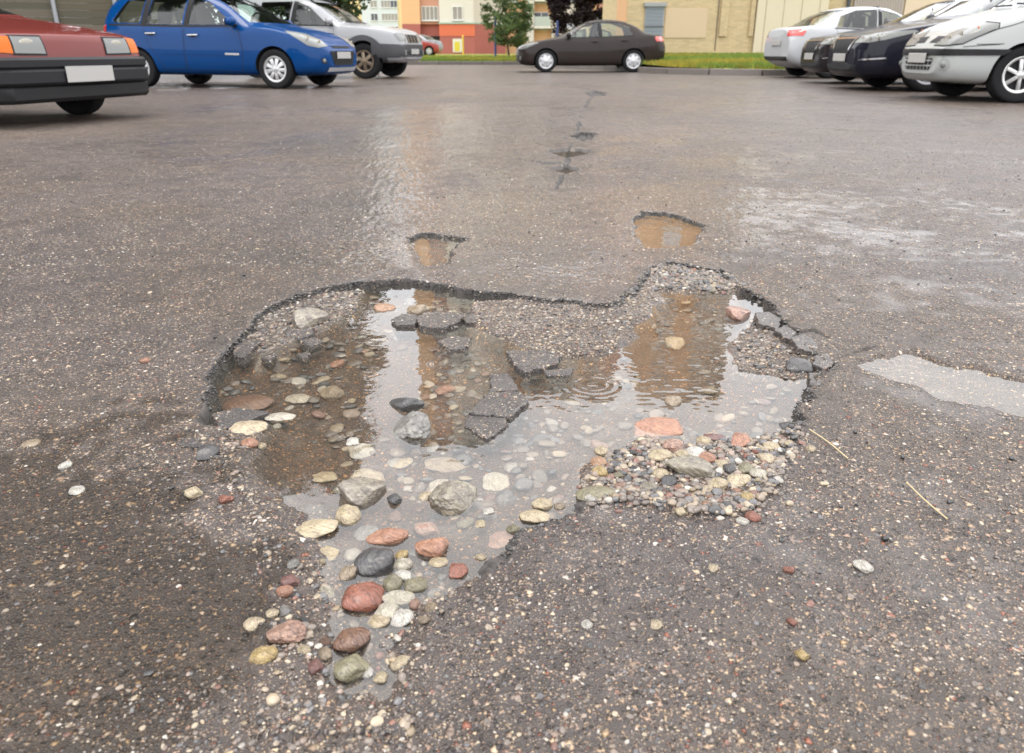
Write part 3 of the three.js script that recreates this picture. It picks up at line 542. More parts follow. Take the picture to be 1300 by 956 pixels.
{
  const r = rng(4242), o = {}, embedded = [], gravel = [], crumbs = [];
  // stones showing in the worn road surface
  for (let i = 0; i < 42000; i++) {
    const t = r(), z = -0.42 - 5.6 * t * t, x = (r() * 2 - 1) * (0.25 - z * 0.74), h = road(x, z, o);
    if (o.bed > 0.25 || n2(x * 6, z * 6, 95) + 0.6 * r() < 0.62) continue;
    const u = r(), s = lerp(0.001, 0.0036, Math.pow(u, 4)) * (r() < 0.01 ? 1.6 : 1) * (1 + 0.35 * Math.min(1.5, Math.max(0, -z - 1.2)));
    embedded.push(chip(r, x, h - s * 0.05, z, s, pickColour(r), 0.55, 0.72));
  }
  for (let i = 0; i < 16000; i++) { const z = -2.1 - 6.5 * r() ** 1.3, x = (r() * 2 - 1) * (0.25 - z * 0.74), h = road(x, z, o); if (o.bed > 0.25 || n2(x * 4, z * 4, 99) + 0.5 * r() < 0.5) continue; const s = lerp(0.0018, 0.0044, r() ** 2); embedded.push(chip(r, x, h, z, s, pickColour(r), 0.6, 0.85)); }
  // loose black crumbs of bitumen
  for (let i = 0; i < 1500; i++) { const z = -0.5 - 6 * r() ** 2, x = (r() * 2 - 1) * (0.3 - z * 0.7), h = road(x, z, o); if (o.bed > 0.3 || n2(x * 2, z * 2, 96) < 0.45) continue; const s = lerp(0.0015, 0.005, r() ** 3); crumbs.push(chip(r, x, h + s * 0.4, z, s, [0.03, 0.029, 0.03], 0.8)); }
  // along the broken edges
  const edge = (o2, n, wmax) => { const p = o2.p; for (let i = 0; i < p.length; i++) { const a = p[i], b = p[(i + 1) % p.length]; if (a[2] > wmax || b[2] > wmax) continue; const L = Math.hypot(b[0] - a[0], b[1] - a[1]); for (let k = 0; k < L * n; k++) { const t = r(), x = lerp(a[0], b[0], t) + (r() - 0.5) * 0.03, z = lerp(a[1], b[1], t) + (r() - 0.5) * 0.036, h = road(x, z, o); if (o.bed < 0.12 || o.bed > 0.995 && r() < 0.6 || n2(x * 24, z * 24, 98) < (x > 0.15 ? 0.45 : 0.62) + 0.15 * r()) continue; const s = lerp(0.0009, 0.0075, r() ** 4) * (a[0] > 0.15 ? 1.25 : 1); crumbs.push(chip(r, x, h + s * 0.05, z, s, r() < 0.7 ? [0.03, 0.028, 0.027] : [0.1, 0.09, 0.08], 0.75)); } } };
  edge(POOL, 1000, 0.014); edge(HOLES[1].o, 500, 0.014); edge(HOLES[2].o, 700, 0.014); edge(HOLES[5].o, 300, 0.014);
  // the broken face itself: grit and cut stones held in bitumen
  const face = (o2, n) => { const p = o2.p; for (let i = 0; i < p.length; i++) { const a = p[i], b = p[(i + 1) % p.length]; if (a[2] > 0.025 || b[2] > 0.025) continue; const L = Math.hypot(b[0] - a[0], b[1] - a[1]); for (let k = 0; k < L * n; k++) { const t = r(), x = lerp(a[0], b[0], t) + (r() - 0.5) * 0.04, z = lerp(a[1], b[1], t) + (r() - 0.5) * 0.045, h = road(x, z, o); if (o.bed < 0.03 || o.bed > 0.97) continue; const s = lerp(0.0009, 0.0042, r() ** 3), d = r(); crumbs.push(chip(r, x, h + s * 0.2 * r(), z, s, d < 0.68 ? [0.03, 0.028, 0.027] : d < 0.85 ? [0.075, 0.068, 0.06] : pickColour(r), 0.8, d < 0.85 ? 1 : 0.6)); } } };
  face(POOL, 16000); for (const q of [1, 2, 5]) face(HOLES[q].o, 9000);
  // bed of the pothole: gravel banks, and stones under the water
  const put = (x, z, s, k = 1, flat = 0.62) => gravel.push(chip(r, x, road(x, z) + s * (0.55 * r() - 0.25), z, s, pickColour(r), flat, k));
  const within = (o2, n, f) => { let c = 0, g = 0; while (c < n && g++ < n * 20) { const x = lerp(o2.x0, o2.x1, r()), z = lerp(o2.z0, o2.z1, r()); if (inside(o2, x, z) && inside(POOL, x, z, -0.005)) { c++; f(x, z); } } };
  within(ZONES[0][0], 3000, (x, z) => put(x, z, lerp(0.0016, 0.0078, r() ** 2.6), 0.78));
  for (let i = 0; i < 900; i++) { const z0 = ZONES[0][0], x = lerp(z0.x0 + 0.1, z0.x1 - 0.1, r()), z = lerp(z0.z0 + 0.15, z0.z1 - 0.08, r()), k = dist(z0, x, z); if (k && k[0] < 0.01 && k[0] > -0.11 * r() * r() && road(x, z) > WL - 0.004) put(x, z, lerp(0.0013, 0.0062, r() ** 3), 0.75); }
  within(ZONES[1][0], 5600, (x, z) => put(x, z, lerp(0.0011, 0.005, r() ** 5), 0.72));
  within(ZONES[2][0], 2600, (x, z) => put(x, z, lerp(0.0014, 0.009, r() ** 5), 0.66));
  within(ZONES[3][0], 1000, (x, z) => put(x, z, lerp(0.0014, 0.007, r() ** 5), 0.66));
  within(ZONES[4][0], 2200, (x, z) => put(x, z, lerp(0.0012, 0.007, r() ** 5), 0.62));
  within(ZONES[5][0], 1300, (x, z) => put(x, z, lerp(0.0012, 0.006, r() ** 5), 0.9));
  within(ZONES[6][0], 600, (x, z) => put(x, z, lerp(0.0012, 0.006, r() ** 5), 0.7));
  within(POOL, 2600, (x, z) => { if (road(x, z) < WL - 0.012 && n2(x * 9, z * 9, 97) > 0.42) put(x, z, lerp(0.003, 0.016, r() ** 2.2), 0.6, 0.4); });
  scatter('aggregate_chips', 'small worn stones embedded in the wet asphalt', embedded);
  scatter('bitumen_crumbs', 'black crumbs broken off the road along the pothole rim', crumbs, CRUMB);
  scatter('pothole_gravel', 'fine gravel and pebbles covering the bed of the pothole', gravel);
}
// pebbles of the gravel bank and the bed that can be told apart one by one
{
  const r = rng(777), CN = ['cream', 'cream', 'pale', 'tan', 'pink', 'brick', 'charcoal', 'grey', 'olive', 'white', 'salmon', 'brown'];
  const NAMES = { greytan: 'grey-tan', cream: 'cream', pale: 'pale', tan: 'tan', pink: 'pink', brick: 'red', charcoal: 'dark grey', grey: 'grey', olive: 'olive', white: 'white', salmon: 'salmon', brown: 'brown' };
  const SHORT = {}; for (const o of scene.children) { const w = o.userData.label && /^(stone|pebble|asphalt_slab)/.test(o.name) && /^((?:[\w-]+ ){1,4}?(?:stone|pebble|lump|chip|slab))\b/.exec(o.userData.label); if (w) (SHORT[w[1]] ??= []).push(o); }
  const MARKS = Object.entries(SHORT).filter((e) => e[1].length === 1).map(([n, [o]]) => [n, o.position.x, o.position.z]);
  const beside = (x, z) => { const m = MARKS.reduce((a, b) => (Math.hypot(b[1] - x, b[2] - z) < Math.hypot(a[1] - x, a[2] - z) ? b : a)), dx = x - m[1], dz = z - m[2]; return (Math.abs(dx) > Math.abs(dz) ? (dx < 0 ? 'left of' : 'right of') : dz < 0 ? 'behind' : 'in front of') + ' the ' + m[0]; };
  const free = (x, z, s) => placed.every(([a, b, c]) => Math.hypot(a - x, b - z) > (c + s) * 0.8);
  const taken = new Set();
  function many(o, n, lo, hi, lvl, how, where) {
    let c = 0, g = 0;
    while (c < n && g++ < n * 60) {
      const x = lerp(o.x0 + 0.2, o.x1 - 0.2, r()), z = lerp(o.z0 + 0.2, o.z1 - 0.2, r()), s = lerp(lo, hi, r() ** 1.6);
      if (!inside(o, x, z, 0.005) || !inside(POOL, x, z, 0.01) || z > -0.62 || !free(x, z, s)) continue;
      const cn = CN[Math.floor(r() * CN.length)], set = r() < 0.6 ? ROUND : ANGLED, m = new THREE.Mesh(set[Math.floor(r() * set.length)], stoneMat(cn)), b = s * (0.45 + 0.2 * r()), h = road(x, z);
      m.scale.set(s * (0.9 + 0.3 * r()), b, s * (0.65 + 0.3 * r())); m.rotation.set((r() - 0.5) * 0.4, r() * 3.1, (r() - 0.5) * 0.4);
      m.position.set(x, how === 's' ? Math.min(h + b * 0.5, WL - b - 0.001) : h + b * 0.3, z);
      const label = `small ${set === ROUND ? 'round' : 'angular'} ${NAMES[cn]} pebble ${how === 's' ? 'under water ' : ''}${beside(x, z)}`;
      if (taken.has(label)) continue;
      taken.add(label); m.castShadow = m.receiveShadow = true; placed.push([x, z, s]); c++;
      tag(top(m, 'pebble'), label, 'pebble', `small pebbles ${where}`);
    }
  }
  many(ZONES[0][0], 62, 0.005, 0.0092, 0, 'g', 'among the gravel bank');
  many(ZONES[5][0], 14, 0.005, 0.010, 0, 'g', 'in the trough of the stone row');
  many(ZONES[2][0], 16, 0.006, 0.011, 0, 'g', 'under the far right rim');
  many(POOL, 30, 0.009, 0.02, 0, 's', 'on the pothole bed under water');
}
// stalks lying on the road
{
  const straw = std(0.42, 0.34, 0.2, 0.7);
  for (const [a, b, c, label] of [[[1028, 543], [1052, 560], [1077, 581], 'bent dry straw beside the right rim of the pothole'], [[1151, 612], [1176, 636], [1203, 660], 'straight dry straw farther right on the asphalt'], [[537, 172], [548, 170], [557, 172], 'brown leaf stalk far back on the wet road']]) {
    const P = [a, b, c].map(([x, y]) => { const [X, Z] = G(x, y, 0.004); return new THREE.Vector3(X, road(X, Z) + 0.0035, Z); });
    const m = new THREE.Mesh(new THREE.TubeGeometry(new THREE.CatmullRomCurve3(P), 16, 0.0012, 6), straw); m.castShadow = m.receiveShadow = true;
    tag(top(m, 'straw'), label, 'straw');
  }
}

// ------------------------------------------------------------------ cars
// a car's own axes: x forward, y up, z to its right; the origin is under the middle of the front axle; s is the distance from the front end
function curve(pts) { // monotone interpolation
  const n = pts.length, x = pts.map((p) => p[0]), y = pts.map((p) => p[1]), d = [], m = [];
  for (let i = 0; i < n - 1; i++) d.push((y[i + 1] - y[i]) / (x[i + 1] - x[i]));
  m.push(d[0]); for (let i = 1; i < n - 1; i++) m.push(d[i - 1] * d[i] <= 0 ? 0 : (2 * d[i - 1] * d[i]) / (d[i - 1] + d[i])); m.push(d[n - 2]);
  return (t) => { if (t <= x[0]) return y[0]; if (t >= x[n - 1]) return y[n - 1]; let i = 0; while (t > x[i + 1]) i++; const h = x[i + 1] - x[i], u = (t - x[i]) / h, u2 = u * u, u3 = u2 * u; return (2 * u3 - 3 * u2 + 1) * y[i] + (u3 - 2 * u2 + u) * h * m[i] + (-2 * u3 + 3 * u2) * y[i + 1] + (u3 - u2) * h * m[i + 1]; };
}
function chaikin(p, n) { for (let k = 0; k < n; k++) { const q = [p[0]]; for (let i = 0; i < p.length - 1; i++) { const a = p[i], b = p[i + 1]; if (i > 0) q.push([lerp(a[0], b[0], 0.25), lerp(a[1], b[1], 0.25)]); if (i < p.length - 2) q.push([lerp(a[0], b[0], 0.75), lerp(a[1], b[1], 0.75)]); } q.push(p[p.length - 1]); p = q; } return p; }
const glassMat = () => new THREE.MeshPhysicalMaterial({ color: lin(0.72, 0.78, 0.75), transmission: 1, thickness: 0, roughness: 0.02, ior: 1.6, side: THREE.DoubleSide });
const CARGLASS = glassMat();
const rubber = phy(0.013, 0.013, 0.014, 0.8, { specularIntensity: 0.4 }), plastic = phy(0.016, 0.016, 0.017, 0.5, { specularIntensity: 0.45 }), dark = std(0.012, 0.012, 0.013, 0.8), chrome = std(0.62, 0.62, 0.63, 0.16, { metalness: 1 }), interior = std(0.05, 0.048, 0.047, 0.85), plateMat = std(0.4, 0.39, 0.37, 0.45), lensMat = phy(0.20, 0.205, 0.195, 0.2, { specularIntensity: 0.4, clearcoat: 0.3, clearcoatRoughness: 0.05 }), reflector = std(0.34, 0.32, 0.27, 0.3, { metalness: 0.8 }), redLens = phy(0.5, 0.03, 0.02, 0.15, { clearcoat: 1 }), amber = phy(0.58, 0.13, 0.006, 0.3, { specularIntensity: 0.3, clearcoat: 0.25 });
const paint = (r, g, b, o = {}) => phy(r, g, b, 0.36, { specularIntensity: 0.2, clearcoat: 0.6, clearcoatRoughness: 0.035, side: THREE.DoubleSide, ...o });

class Car {
  constructor(spec) {
    Object.assign(this, spec);
    this.C = { plan: curve(spec.plan), top: curve(spec.top), bot: curve(spec.bot), belt: curve(spec.belt) };
    this.geometry();
  }
  X(s) { return this.foh - s; }
  section(s) {
    const { C } = this, w = C.plan(s), yt = C.top(s), yb = Math.min(C.bot(s), yt - 0.06), be = Math.min(C.belt(s), yt - 0.035), gh = yt - be, sh = this.shoulder ?? 0.965;
    const wr = Math.max(0.2, w * sh - this.tumble * gh - Math.min(0.06, gh * 0.35)), ed = Math.min(0.075, gh * 0.5);
    return chaikin([[0, yb], [w * 0.82, yb], [w * 0.975, yb + Math.min(0.1, (be - yb) * 0.25)], [w, lerp(yb, be, 0.48)], [w * (this.upper ?? 0.99), lerp(yb, be, 0.78)], [w * sh, be], [wr, yt - ed], [wr * 0.78, yt - ed * 0.2], [0, yt]], 2);
  }
  geometry() {
    const L = this.L, st = [0, 0.008, 0.02, 0.04, 0.065, 0.095, 0.13, 0.17, 0.22]; for (let s = 0.28; s < L - 0.24; s += 0.055) st.push(s); for (const e of [0.22, 0.17, 0.13, 0.095, 0.065, 0.04, 0.02, 0.008, 0]) st.push(L - e);
    const P = [], I = []; let n = 0;
    for (const s of st) { const h = this.section(s), ring = [...h, ...h.slice(1, -1).reverse().map(([z, y]) => [-z, y])]; n = ring.length; for (const [z, y] of ring) P.push(this.X(s), y, z); }
    for (let i = 0; i < st.length - 1; i++) for (let j = 0; j < n; j++) { const a = i * n + j, b = i * n + ((j + 1) % n), c = a + n, d = b + n; I.push(a, b, c, b, d, c); }
    for (const [row, flip] of [[0, 0], [st.length - 1, 1]]) { let cy = 0; for (let j = 0; j < n; j++) cy += P[(row * n + j) * 3 + 1] / n; const k = P.length / 3; P.push(this.X(st[row]), cy, 0); for (let j = 0; j < n; j++) { const a = row * n + j, b = row * n + ((j + 1) % n); flip ? I.push(k, a, b) : I.push(k, b, a); } }
    const g = new THREE.BufferGeometry(); g.setAttribute('position', new THREE.Float32BufferAttribute(P, 3)); g.setIndex(I);
    let vol = 0; const a = new THREE.Vector3(), b = new THREE.Vector3(), c = new THREE.Vector3(); for (let i = 0; i < I.length; i += 3) { a.fromArray(P, I[i] * 3); b.fromArray(P, I[i + 1] * 3); c.fromArray(P, I[i + 2] * 3); vol += a.dot(b.cross(c)); }
    if (vol < 0) for (let i = 0; i < I.length; i += 3) { const t = I[i + 1]; I[i + 1] = I[i + 2]; I[i + 2] = t; }
    g.setIndex(I); g.computeVertexNormals(); g.setAttribute('uv', new THREE.Float32BufferAttribute(new Float32Array(P.length / 3 * 2), 2));
    this.solid = g; this.bvh = new MeshBVH(g.clone());
  }
  hit(dir, u, v) {
    const o = new THREE.Vector3(), d = new THREE.Vector3();
    if (dir === 'right') { o.set(u, v, 3); d.set(0, 0, -1); } else if (dir === 'front') { o.set(4, v, u); d.set(-1, 0, 0); } else if (dir === 'rear') { o.set(-8, v, u); d.set(1, 0, 0); } else if (dir === 'top') { o.set(u, 4, v); d.set(0, -1, 0); } else { const t = dir * Math.PI / 180; d.set(-Math.cos(t), 0, -Math.sin(t)); o.set(-Math.sin(t) * u, v, Math.cos(t) * u).addScaledVector(d, -6); }
    const h = this.bvh.raycastFirst(new THREE.Ray(o, d), THREE.DoubleSide);
    if (!h) return null;
    const n = h.face.normal.clone(); if (n.dot(d) > 0) n.negate();
    return [h.point, n];
  }
  // a panel that follows the body: outline in (s, y) for right, (z, y) for front and rear, (s, z) for top
  panel(parent, name, mat, dir, poly, off = 0.003, edge = 0.05) {
    const side = dir === 'right' || dir === 'top', pts = poly.map(([u, v]) => new THREE.Vector2(side ? this.X(u) : u, v));
    let g = new TessellateModifier(edge, 7).modify(new THREE.ShapeGeometry(new THREE.Shape(pts), 1));
    g = mergeVertices(new THREE.BufferGeometry().setAttribute('position', g.index ? g.toNonIndexed().attributes.position : g.attributes.position), 1e-4);
    const p = g.attributes.position, bad = new Set();
    for (let i = 0; i < p.count; i++) { const h = this.hit(dir, p.getX(i), p.getY(i)); if (!h) { bad.add(i); continue; } p.setXYZ(i, h[0].x + h[1].x * off, h[0].y + h[1].y * off, h[0].z + h[1].z * off); }
    const I = [], ix = g.index.array; for (let i = 0; i < ix.length; i += 3) if (!bad.has(ix[i]) && !bad.has(ix[i + 1]) && !bad.has(ix[i + 2])) I.push(ix[i], ix[i + 1], ix[i + 2]);
    g.setIndex(I); g.computeVertexNormals();
    const nn = g.attributes.normal, out = dir === 'right' ? [0, 0, 1] : dir === 'front' ? [1, 0, 0] : dir === 'rear' ? [-1, 0, 0] : dir === 'top' ? [0, 1, 0] : [Math.cos(dir * Math.PI / 180), 0, Math.sin(dir * Math.PI / 180)];
    let t = 0; for (let i = 0; i < nn.count; i++) t += nn.getX(i) * out[0] + nn.getY(i) * out[1] + nn.getZ(i) * out[2];
    if (t < 0) { for (let i = 0; i < I.length; i += 3) { const q = I[i + 1]; I[i + 1] = I[i + 2]; I[i + 2] = q; } g.setIndex(I); g.computeVertexNormals(); }
    return part(parent, name, g, mat);
  }
  mirrored(g0) { const g = g0.clone(), p = g.attributes.position, ix = g.index.array; for (let i = 0; i < p.count; i++) p.setZ(i, -p.getZ(i)); for (let i = 0; i < ix.length; i += 3) { const q = ix[i + 1]; ix[i + 1] = ix[i + 2]; ix[i + 2] = q; } g.computeVertexNormals(); return g; }
  pair(parent, name, mat, dir, poly, off, edge, parent2) { const a = this.panel(parent, name, mat, dir, poly, off, edge); const b = part(parent2 ?? parent, name, this.mirrored(a.geometry), mat); return [a, b]; }
  // a narrow band along a line on the body
  band(parent, name, mat, dir, line, width, off = 0.002) {
    const q = [], side = dir === 'right' || dir === 'top'; for (let i = 0; i < line.length - 1; i++) { const a = line[i], b = line[i + 1], n = Math.max(1, Math.ceil(Math.hypot(b[0] - a[0], b[1] - a[1]) / 0.05)); for (let k = 0; k < n; k++) q.push([lerp(a[0], b[0], k / n), lerp(a[1], b[1], k / n)]); } q.push(line[line.length - 1]);
    const P = [], I = [];
    q.forEach((c, i) => { const a = q[Math.max(0, i - 1)], b = q[Math.min(q.length - 1, i + 1)], L = Math.hypot(b[0] - a[0], b[1] - a[1]) || 1, nx = -(b[1] - a[1]) / L, ny = (b[0] - a[0]) / L; for (const e of [-1, 1]) { const u = c[0] + nx * e * width / 2, v = c[1] + ny * e * width / 2, h = this.hit(dir, side ? this.X(u) : u, v); if (h) P.push(h[0].x + h[1].x * off, h[0].y + h[1].y * off, h[0].z + h[1].z * off); else P.push(...(P.length ? P.slice(-3) : [0, 0, 0])); } if (i) { const k = i * 2; I.push(k - 2, k - 1, k, k - 1, k + 1, k); } });
    const g = new THREE.BufferGeometry(); g.setAttribute('position', new THREE.Float32BufferAttribute(P, 3)); g.setIndex(I); g.computeVertexNormals();
    return part(parent, name, g, mat);
  }
  bands(parent, name, mat, dir, line, width, off) { const a = this.band(parent, name, mat, dir, line, width, off); part(parent, name, this.mirrored(a.geometry), mat); }
  // the shell with wheel arches, windows and cabin cut out
  shell(root) {
    const ev = new Evaluator(); ev.attributes = ['position', 'normal', 'uv']; ev.useGroups = true;
    let A = new Brush(this.solid, this.paint); A.updateMatrixWorld();
    const cut = (g, mat) => { const b = new Brush(g, mat); b.updateMatrixWorld(); A = ev.evaluate(A, b, SUBTRACTION); A.updateMatrixWorld(); };
    const ra = this.R + (this.archGap ?? 0.045), arches = [];
    for (const s of [this.foh, this.foh + this.wb]) for (const e of [1, -1]) { const g = new THREE.CylinderGeometry(ra, ra, 0.42, 40); g.rotateX(Math.PI / 2); g.translate(this.X(s), this.R + 0.005, e * (this.C.plan(s) - 0.08)); arches.push(g); }
    cut(mergeGeometries(arches), dark);
    const lim = this.cabin;
    if (lim) {
      const sh = new THREE.Shape([[-lim.wb, lim.yb], [lim.wb, lim.yb], [lim.wt, lim.yt], [-lim.wt, lim.yt]].map((p) => new THREE.Vector2(...p)));
      const g = new THREE.ExtrudeGeometry(sh, { depth: lim.s1 - lim.s0, bevelEnabled: false }); g.rotateY(Math.PI / 2); g.translate(this.X(lim.s1), 0, 0); cut(g, interior);
      const w = new THREE.ExtrudeGeometry(this.windows.map((q) => new THREE.Shape(q.map(([s, y]) => new THREE.Vector2(this.X(s), y)))), { depth: 2.6, bevelEnabled: false }); w.translate(0, 0, -1.3); cut(w, interior);
    }
    const m = part(root, 'body', A.geometry, A.material); return m;
  }
  wheel(root, s, side, o) {
    const w = new THREE.Group(); w.name = 'wheel'; root.add(w);
    w.position.set(this.X(s), this.R, side * (this.track / 2)); w.rotation.y = (side < 0 ? Math.PI : 0) + (o.steer ?? 0); w.rotation.z = o.spin ?? 0.3;
    part(w, 'tyre', o.tyreGeo, rubber); part(w, 'rim', o.rimGeo, o.rimMat); part(w, 'brake_disc', o.backGeo, dark);
    return w;
  }
  wheels(root, o) {
    const { R } = this, W = o.W ?? 0.19, r = o.rim, tyre = new THREE.LatheGeometry([[r - 0.01, -W * 0.4], [r + 0.012, -W * 0.49], [R - 0.035, -W * 0.52], [R - 0.012, -W * 0.46], [R, -W * 0.36], [R, W * 0.36], [R - 0.012, W * 0.46], [R - 0.035, W * 0.52], [r + 0.012, W * 0.49], [r - 0.01, W * 0.4]].map((p) => new THREE.Vector2(...p)), 48);
    tyre.rotateX(Math.PI / 2);
    const G0 = [], ring = new THREE.LatheGeometry([[r - 0.035, W * 0.3], [r - 0.028, W * 0.42], [r - 0.004, W * 0.465], [r + 0.006, W * 0.44], [r + 0.002, W * 0.3], [r - 0.02, -W * 0.3]].map((p) => new THREE.Vector2(...p)), 48); ring.rotateX(Math.PI / 2); G0.push(ring.toNonIndexed());
    for (let i = 0; i < o.n; i++) { const a = (i / o.n) * 2 * Math.PI, sh = new THREE.Shape([[-o.w0, 0.03], [-o.w1, r - 0.022], [o.w1, r - 0.022], [o.w0, 0.03]].map(([x, y]) => new THREE.Vector2(x, y))), g = new THREE.ExtrudeGeometry(sh, { depth: 0.018, bevelEnabled: true, bevelSize: 0.004, bevelThickness: 0.006, bevelSegments: 2 }); g.rotateX(o.dish ?? -0.08); g.translate(0, 0, W * 0.33); g.rotateZ(a); G0.push(g); }
    const hub = new THREE.SphereGeometry(o.hub ?? 0.06, 24, 12); hub.scale(1, 1, 0.35); hub.translate(0, 0, W * 0.42); G0.push(hub.toNonIndexed());
    for (let i = 0; i < 5; i++) { const g = new THREE.CylinderGeometry(0.009, 0.009, 0.02, 8); g.rotateX(Math.PI / 2); g.translate(Math.cos(i * 1.2566) * 0.05, Math.sin(i * 1.2566) * 0.05, W * 0.46); G0.push(g.toNonIndexed()); }
    const rim = toCreasedNormals(mergeGeometries(G0.map((g) => { g = g.clone(); for (const k of Object.keys(g.attributes)) if (!['position', 'normal', 'uv'].includes(k)) g.deleteAttribute(k); return g; })), 0.6);
    const back = new THREE.CylinderGeometry(r - 0.01, r - 0.01, 0.03, 40); back.rotateX(Math.PI / 2); back.translate(0, 0, W * 0.1);
    Object.assign(o, { tyreGeo: tyre, rimGeo: rim, backGeo: back });
    for (const [s, st] of [[this.foh, o.turn ?? 0], [this.foh + this.wb, 0]]) for (const e of [1, -1]) this.wheel(root, s, e, { ...o, steer: st, spin: 0.3 + s });
  }
  glazing(root) {
    for (const q of this.windows) this.pair(root, 'side_window', CARGLASS, 'right', q.map(([s, y]) => [s, y]), -0.006, 0.12);
    const c = this.cabin, tr = [[-c.wb, c.yb], [c.wb, c.yb], [c.wt, c.yt], [-c.wt, c.yt]];
    this.panel(root, 'windscreen', CARGLASS, 'front', tr, -0.006, 0.1); this.panel(root, 'rear_window', CARGLASS, 'rear', tr, -0.006, 0.1);
    // seats seen through the glass
    const se = (s, z) => { const m = part(root, 'seat', new RoundedBoxGeometry(0.12, 0.36, 0.46, 3, 0.05), interior); m.position.set(this.X(s), c.yb + 0.06, z); m.rotation.z = 0.2; const h = part(m, 'headrest', new RoundedBoxGeometry(0.09, 0.17, 0.26, 3, 0.04), interior); h.position.set(0, 0.26, 0); };
    for (const z of [-0.36, 0.36]) se(this.seatS, z); 
    const sw = part(root, 'steering_wheel', new THREE.TorusGeometry(0.17, 0.016, 8, 24), plastic); sw.position.set(this.X(this.seatS - 0.62), c.yb + 0.02, -0.36); sw.rotation.set(0, Math.PI / 2 - 0.35, 0);
  }
  box(parent, name, mat, dir, u, v, [lx, ly, lz], proud = 0, both = false, r = 0.012) {
    const h = this.hit(dir, dir === 'right' || dir === 'top' ? this.X(u) : u, v); if (!h) return null;
    const out = [];
    for (const e of both ? [1, -1] : [1]) { const m = part(parent, name, new RoundedBoxGeometry(lx, ly, lz, 3, Math.min(r, lx / 2.1, ly / 2.1, lz / 2.1)), mat); m.position.copy(h[0]).addScaledVector(h[1], proud); m.position.z *= e; const t = Math.atan2(h[1].z * e, h[1].x); if (dir !== 'top') m.rotation.y = dir === 'right' ? -(t - e * Math.PI / 2) : -t; out.push(m); }
    return out;
  }
  mirror(root, s, y, mat) { for (const e of [1, -1]) { const h = this.hit('right', this.X(s), y)[0], g = new THREE.SphereGeometry(0.1, 20, 14); g.scale(0.75, 0.72, 1.05); const m = part(root, 'wing_mirror', g, mat); m.position.set(h.x + 0.02, y + 0.05, e * (h.z + 0.12)); const gl = part(m, 'mirror_glass', new THREE.CylinderGeometry(0.062, 0.062, 0.01, 20), chrome); gl.rotation.z = Math.PI / 2; gl.position.x = -0.071; gl.scale.set(1, 1, 1.25); const a = part(m, 'mirror_arm', new RoundedBoxGeometry(0.07, 0.035, 0.14, 2, 0.015), plastic); a.position.set(0, -0.05, -e * 0.1); } }
  archTrim(root, mat, wide, off = 0.012) { const r0 = this.R + (this.archGap ?? 0.045); for (const s of [this.foh, this.foh + this.wb]) { const q = []; for (let a = -8; a <= 188; a += 7) q.push([s + Math.cos(a * Math.PI / 180) * (r0 + wide / 2), this.R + 0.005 + Math.sin(a * Math.PI / 180) * (r0 + wide / 2)]); this.bands(root, 'arch_trim', mat, 'right', q, wide, off); } }
  door(root, mat, poly, handle, handleMat) { const a = this.pair(root, 'door', mat, 'right', poly, 0.004, 0.09), seam = [...poly, poly[0]]; this.bands(root, 'door_seam', dark, 'right', seam, 0.014, 0.0025); if (handle) for (const [k, d] of a.entries()) { const h = this.hit('right', this.X(handle[0]), handle[1])[0], m = part(d, 'handle', new RoundedBoxGeometry(0.2, 0.03, 0.03, 3, 0.013), handleMat); m.position.set(h.x, h.y, (k ? -1 : 1) * (h.z + 0.025)); const c = part(d, 'handle_recess', new THREE.SphereGeometry(0.05, 16, 10), dark); c.scale.set(1.3, 0.55, 0.12); c.position.set(h.x, h.y - 0.015, (k ? -1 : 1) * (h.z + 0.004)); } }
  start(name, label, category, px, py, wheelSide, heading) {
    const root = thing(name, label, category); const [x, z] = G(px, py, 0), t = heading * Math.PI / 180; root.rotation.y = t;
    const o = new THREE.Vector3(0, 0, wheelSide * (this.track / 2 + 0.08)).applyAxisAngle(new THREE.Vector3(0, 1, 0), t); root.position.set(x - o.x, 0, z - o.z);
    this.root = root; return root;
  }
}
const mix = (a, b) => ({ ...a, ...b });

